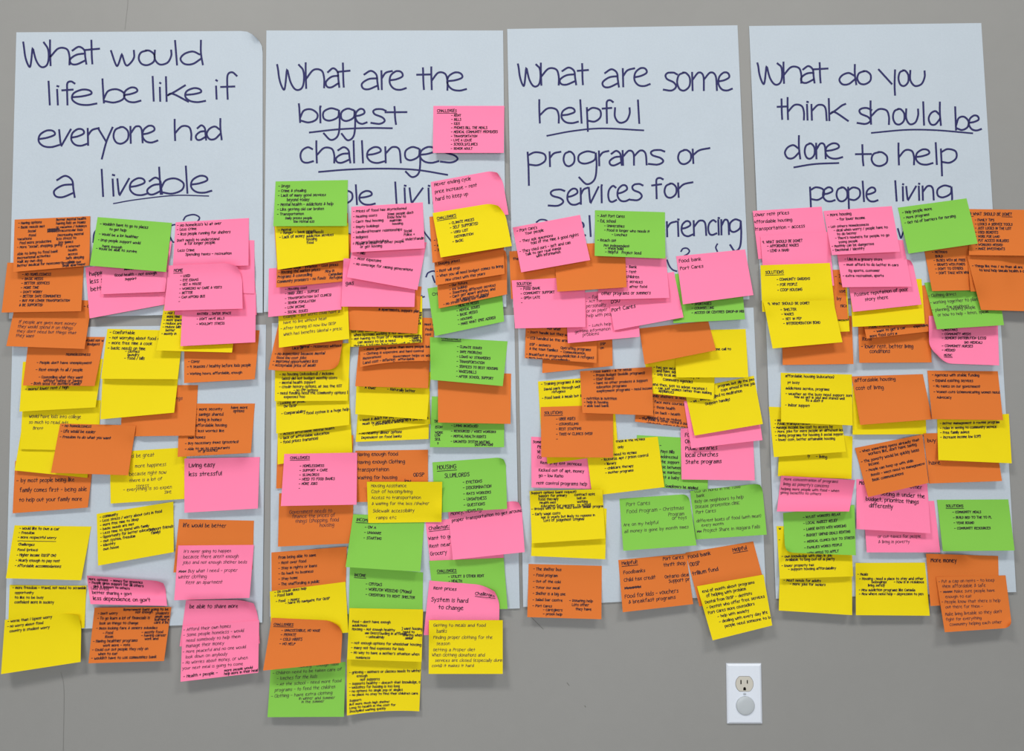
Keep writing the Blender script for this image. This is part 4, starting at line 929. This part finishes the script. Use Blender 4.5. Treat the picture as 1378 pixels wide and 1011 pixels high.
GROUPS = {'a': 'sticky notes on the first pair of sheets', 'b': 'sticky notes on the second pair of sheets',
          'c': 'sticky notes on the third pair of sheets', 'd': 'sticky notes on the fourth pair of sheets'}
for idx, n in enumerate(NOTE_LIST):
    rnd = random.Random(idx*31+5)
    U, V = np.meshgrid(np.linspace(0, 1, NU), np.linspace(0, 1, NV))
    X, Y = quad_pts(n['q'], U, V); X, Y = bend_edges(n, U, V, X, Y)
    x0, y0 = int(X.min())+PADX-8, int(Y.min())+PADY-8
    x1, y1 = int(X.max())+PADX+9, int(Y.max())+PADY+9
    x0 = max(x0, 0); y0 = max(y0, 0)
    loc = HM[y0:y1, x0:x1]
    dil = loc.copy()
    for dx in (-4, -2, 0, 2, 4):
        for dy in (-4, -2, 0, 2, 4):
            if dx or dy:
                dil = np.maximum(dil, np.roll(np.roll(loc, dx, 1), dy, 0))
    gi = np.clip((X+PADX-x0).astype(int), 0, dil.shape[1]-1); gj = np.clip((Y+PADY-y0).astype(int), 0, dil.shape[0]-1)
    hmin = dil[gj, gi].astype(float)+0.0007
    base = float(np.percentile(hmin[:3], 30))
    lift = (n['lift'] if n['lift'] is not None else 0.005+0.008*rnd.random())*1.55
    sk = (rnd.random()-.5)*.7
    prof = np.clip((V-.14)/.86, 0, 1)**1.7*(1+sk*(U-.5)) + .10*np.sin(V*math.pi)*(rnd.random()-.3)
    if lift < 0:                                                      # stuck across its middle: the top leans out, the bottom curls up
        L_ = -lift; m_ = n.get('mid', .55)
        prof = np.where(V < m_, ((m_-V)/m_)**1.5, 1.1*((V-m_)/(1.001-m_))**1.8*min(1, (1-m_)*2.2)); lift = L_
    g = base+lift*prof*(1-.85*n['cov'])
    for (c, r, d) in n.get('corners', ()):
        cu, cv = {'tl': (0, 0), 'tr': (1, 0), 'br': (1, 1), 'bl': (0, 1)}[c]
        w = np.clip(1-(abs(U-cu)*100+abs(V-cv)*67)/(r*1.15), 0, 1)**1.4
        g = g+0.013*w*(1-n['cov'])
    d = np.maximum(0, hmin-g)
    for it in range(14):
        e = np.pad(d, 1, mode='edge')
        s = (e[:-2, 1:-1]+e[2:, 1:-1]+e[1:-1, :-2]+e[1:-1, 2:])/4
        d = np.maximum(hmin-g, .35*d+.65*s)
    h = g+d
    o = make_sheet_mesh(n, NU, NV, h, 'sticky_note', MAT[n['c']], 0.0003)
    tag(o, n['label'], 'sticky note', GROUPS[n['col']])
    Uf, Vf, XI, YI = footprint(n)
    HM[YI, XI] = np.maximum(HM[YI, XI], grid_sample(h, Uf, Vf))
    # writing
    surf, inv = surface_of(n, NU, NV, 0.0004)
    ribs = {}
    q = n['q']
    Wq = (math.hypot(q[2]-q[0], q[3]-q[1])); Hq = math.hypot(q[6]-q[0], q[7]-q[1])
    ox, oy = TILE[n['tile']]
    for blk in n['text']:
        bx, by, pitch, s, txt = blk[:5]
        pen = blk[5] if len(blk) > 5 else 'm'
        slope = blk[6] if len(blk) > 6 else None
        tx, ty = ox+bx/SC, oy+by/SC
        u, v = inv(tx, ty)
        ax, ay = quad_pts(q, 0, v); cx, cy = quad_pts(q, 1, v)
        L = math.hypot(cx-ax, cy-ay); du = ((cx-ax)/L, (cy-ay)/L)
        if slope is not None: du = (math.cos(slope), -math.sin(slope))
        ax, ay = quad_pts(q, u, 0); cx, cy = quad_pts(q, u, 1)
        L = math.hypot(cx-ax, cy-ay); dv = ((cx-ax)/L, (cy-ay)/L)
        k = s/9.6/SC
        wpen = {'m': 0.80, 'b': 0.58, 'M': 1.0}[pen]*(1 if s < 14 else 1.15)
        R = ribs.setdefault((len(ribs), 'b' if pen == 'b' else 'm'), Ribbon(surf))
        slant = .10 if pen == 'b' else .04
        for li, line in enumerate(txt.split('|')):
            ul = line.startswith('~')
            if ul: line = line[1:]
            cur = 0.0
            lx, ly = tx+dv[0]*pitch/SC*li, ty+dv[1]*pitch/SC*li
            yw = .9+.2*rnd.random()
            first = None
            for ch in line:
                if ch == ' ':
                    cur += 6.5*k; continue
                if ch not in G: continue
                if first is None: first = cur
                st, wd = glyph(ch)
                jy = (rnd.random()-.5)*.9*k; ky = k*.92*yw*(.92+.16*rnd.random()); kx = k*(.86+.2*rnd.random())
                for sg in st:
                    pts = []
                    for gx, gy in spline(sg, 2):
                        if gy > 10: gy = 10+(gy-10)*.62
                        elif gy < 0: gy *= .7
                        X_ = cur+gx*kx+gy*ky*slant; Y_ = -(gy*ky)+jy
                        pts.append((lx+du[0]*X_+dv[0]*Y_, ly+du[1]*X_+dv[1]*Y_))
                    R.stroke(pts, wpen)
                cur += (wd+1.9)*kx
            if ul:
                yb = 5.5*k
                R.stroke([(lx+du[0]*(first or 0)+dv[0]*yb, ly+du[1]*(first or 0)+dv[1]*yb), (lx+du[0]*cur+dv[0]*yb, ly+du[1]*cur+dv[1]*yb)], wpen)
    for key, R in ribs.items():
        R.build('handwriting', INK[key[1]], o)

# ------------------------------------------------------------------ outlet
def plain(name, col, rough=.4, spec=.5):
    m = bpy.data.materials.new(name); m.use_nodes = True
    nt = m.node_tree; b = nt.nodes['Principled BSDF']
    n = nt.nodes.new('ShaderNodeTexNoise'); n.inputs['Scale'].default_value = 80
    r = nt.nodes.new('ShaderNodeValToRGB')
    r.color_ramp.elements[0].color = tuple(c*.96 for c in col[:3])+(1,); r.color_ramp.elements[1].color = col
    nt.links.new(n.outputs['Fac'], r.inputs['Fac']); nt.links.new(r.outputs['Color'], b.inputs['Base Color'])
    b.inputs['Roughness'].default_value = rough; b.inputs['Specular IOR Level'].default_value = spec
    return m
M_PLATE = plain('white_plastic', srgb(226, 232, 242), .35)
M_SOCK = plain('ivory_plastic', srgb(205, 200, 188), .45)
M_SLOT_SHADE = plain('dark_slot_shade', srgb(22, 20, 18), .9, .1)  # near-black filling: shade inside the slots and ground hole put in as colour
M_CAP = plain('grey_plastic_cap', srgb(188, 194, 198), .3)
M_SCREW = plain('painted_screw', srgb(205, 212, 222), .35)
c = point_on_wall(1001, 933)
outlet = bpy.data.objects.new('electrical_outlet', None); scene.collection.objects.link(outlet)
outlet.location = (c[0], 0, c[2]); outlet.empty_display_size = .03
tag(outlet, 'white duplex outlet plate on the bare grey wall, lower socket capped', 'outlet')
PW, PH = 0.0695, 0.1165

def bm_obj(name, bm, mat, parent, smooth=False, loc=(0, 0, 0)):
    me = bpy.data.meshes.new(name); bm.to_mesh(me); bm.free()
    me.materials.append(mat)
    for p in me.polygons: p.use_smooth = smooth
    o = bpy.data.objects.new(name, me); scene.collection.objects.link(o)
    o.parent = parent; o.location = loc
    return o

def outline_round(cx, cz, r, flat):
    """round outlet face with flattened top and bottom"""
    pts = []
    for i in range(40):
        a = 2*math.pi*i/40
        x, z = r*math.cos(a), r*math.sin(a)
        pts.append((cx+x, cz+max(-flat, min(flat, z))))
    return pts

def prism(pts, y0, y1, bev=0.0):
    bm = bmesh.new()
    cx = sum(p[0] for p in pts)/len(pts); cz = sum(p[1] for p in pts)/len(pts)
    back = [bm.verts.new((x, y0, z)) for x, z in pts]
    mid = [bm.verts.new((x, y1+bev, z)) for x, z in pts]
    fr = [bm.verts.new((cx+(x-cx)*(1-bev*30), y1, cz+(z-cz)*(1-bev*30))) for x, z in pts] if bev else mid
    n = len(pts)
    for i in range(n):
        j = (i+1) % n
        bm.faces.new((back[i], back[j], mid[j], mid[i]))
        if bev: bm.faces.new((mid[i], mid[j], fr[j], fr[i]))
    bm.faces.new(fr); bm.faces.new(back[::-1])
    bmesh.ops.recalc_face_normals(bm, faces=bm.faces)
    return bm

# cover plate: raised, sloping rim
bm = bmesh.new()
rings = [(PW/2, PH/2, 0.0), (PW/2, PH/2, -0.0025), (PW/2-.0012, PH/2-.0012, -0.0042), (PW/2-.0040, PH/2-.0040, -0.0058)]
prev = None
for hx, hz, y in rings:
    ring = [bm.verts.new(p) for p in ((-hx, y, -hz), (hx, y, -hz), (hx, y, hz), (-hx, y, hz))]
    if prev:
        for i in range(4):
            j = (i+1) % 4; bm.faces.new((prev[i], prev[j], ring[j], ring[i]))
    prev = ring
# front face with the two socket openings left as ring faces around them
bm.faces.new(prev)
bmesh.ops.recalc_face_normals(bm, faces=bm.faces)
plate = bm_obj('wall_plate', bm, M_PLATE, outlet)
SZ = 0.0194
sock = bm_obj('socket_face', prism(outline_round(0, SZ, .0172, .0143), -.004, -.0068, .0006), M_SOCK, outlet)
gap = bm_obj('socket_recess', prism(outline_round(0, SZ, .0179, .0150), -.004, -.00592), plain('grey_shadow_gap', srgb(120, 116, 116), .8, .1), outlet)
def cutter(boolean_on, bmx):
    me = bpy.data.meshes.new('cut'); bmx.to_mesh(me); bmx.free()
    co = bpy.data.objects.new('cut', me); scene.collection.objects.link(co); co.parent = outlet
    md = boolean_on.modifiers.new('hole', 'BOOLEAN'); md.operation = 'DIFFERENCE'; md.object = co; md.solver = 'EXACT'
    bpy.context.view_layer.update()
    dg = bpy.context.evaluated_depsgraph_get()
    nm = bpy.data.meshes.new_from_object(boolean_on.evaluated_get(dg))
    boolean_on.modifiers.clear(); old = boolean_on.data; boolean_on.data = nm; nm.name = 'socket_face'
    bpy.data.objects.remove(co); bpy.data.meshes.remove(me)
def rect(x0, x1, z0, z1): return [(x0, z0), (x1, z0), (x1, z1), (x0, z1)]
hole = [(-.0027, SZ-.0125), (.0027, SZ-.0125), (.0027, SZ-.0085)]+[(.0027*math.cos(a), SZ-.0085+.0027*math.sin(a)) for a in (math.pi/4, math.pi/2, 3*math.pi/4)]+[(-.0027, SZ-.0085)]
for pts in (rect(-.0082, -.0058, -.0005+SZ, .0078+SZ), rect(.0045, .0067, .0005+SZ, .0076+SZ), hole):
    cutter(sock, prism(pts, -.0055, -.010))
for pts in (rect(-.0082, -.0058, -.0005+SZ, .0078+SZ), rect(.0045, .0067, .0005+SZ, .0076+SZ)):
    bm_obj('slot', prism(pts, -.0050, -.0066), M_SLOT_SHADE, outlet)
bm_obj('ground_hole', prism(hole, -.0050, -.0064), M_SLOT_SHADE, outlet)
scr = prism([(.0030*math.cos(a), .0030*math.sin(a)) for a in [2*math.pi*i/20 for i in range(20)]], -.005, -.0068, .0005)
scr_o = bm_obj('screw', scr, M_SCREW, outlet)
bm_obj('screw_slot', prism(rect(-.0024, .0024, -.0004, .0004), -.0064, -.00685), M_SLOT_SHADE, scr_o)
# round safety cap pushed into the lower socket
cap = bpy.data.meshes.new('socket_safety_cap')
bm = bmesh.new(); n = 48; R0 = .0182
prof = [(R0, 0.0), (R0, -.0018), (R0-.0006, -.0026), (R0-.002, -.0031), (R0*.5, -.0033)]
prev = None
for r, y in prof:
    ring = [bm.verts.new((r*math.cos(2*math.pi*i/n), y, r*math.sin(2*math.pi*i/n))) for i in range(n)]
    if prev:
        for i in range(n):
            j = (i+1) % n; bm.faces.new((prev[i], prev[j], ring[j], ring[i]))
    prev = ring
bm.faces.new(prev)
bmesh.ops.recalc_face_normals(bm, faces=bm.faces)
bm.to_mesh(cap); bm.free(); cap.materials.append(M_CAP)
for p in cap.polygons: p.use_smooth = True
cap_o = bpy.data.objects.new('socket_safety_cap', cap); scene.collection.objects.link(cap_o)
cap_o.location = (c[0]+.0008, -.0059, c[2]-.0222)
tag(cap_o, 'round grey plastic safety cap plugged into the lower socket', 'socket cap')

# ------------------------------------------------------------------ hairline marks on the wall
def wall_mark(pts, w, mat, name):
    R = Ribbon(lambda x, y: point_on_wall(x, y, 0.0003))
    R.stroke(spline(pts, 6), w)
    me = bpy.data.meshes.new(name); me.from_pydata(R.v, [], R.f); me.materials.append(mat)
    o = bpy.data.objects.new(name, me); scene.collection.objects.link(o)
    o.parent = wall
M_SCR = plain('scratch_grey', srgb(112, 110, 106), .8, .1)
M_CRK = plain('crack_grey', srgb(137, 136, 133), .8, .1)
wall_mark([(714, 830), (722, 838), (731, 847)], .7, M_SCR, 'scratch')
wall_mark([(171, -40), (172, 0), (170, 22), (168, 40)], .7, M_CRK, 'crack')
wall_mark([(82, 905), (86, 930), (85, 1011), (86, 1040)], .6, M_CRK, 'crack')
wall_mark([(763, 919), (766, 923)], .8, M_SCR, 'scratch')
wall_mark([(787, 950), (788, 952)], 1.0, M_SCR, 'scratch')
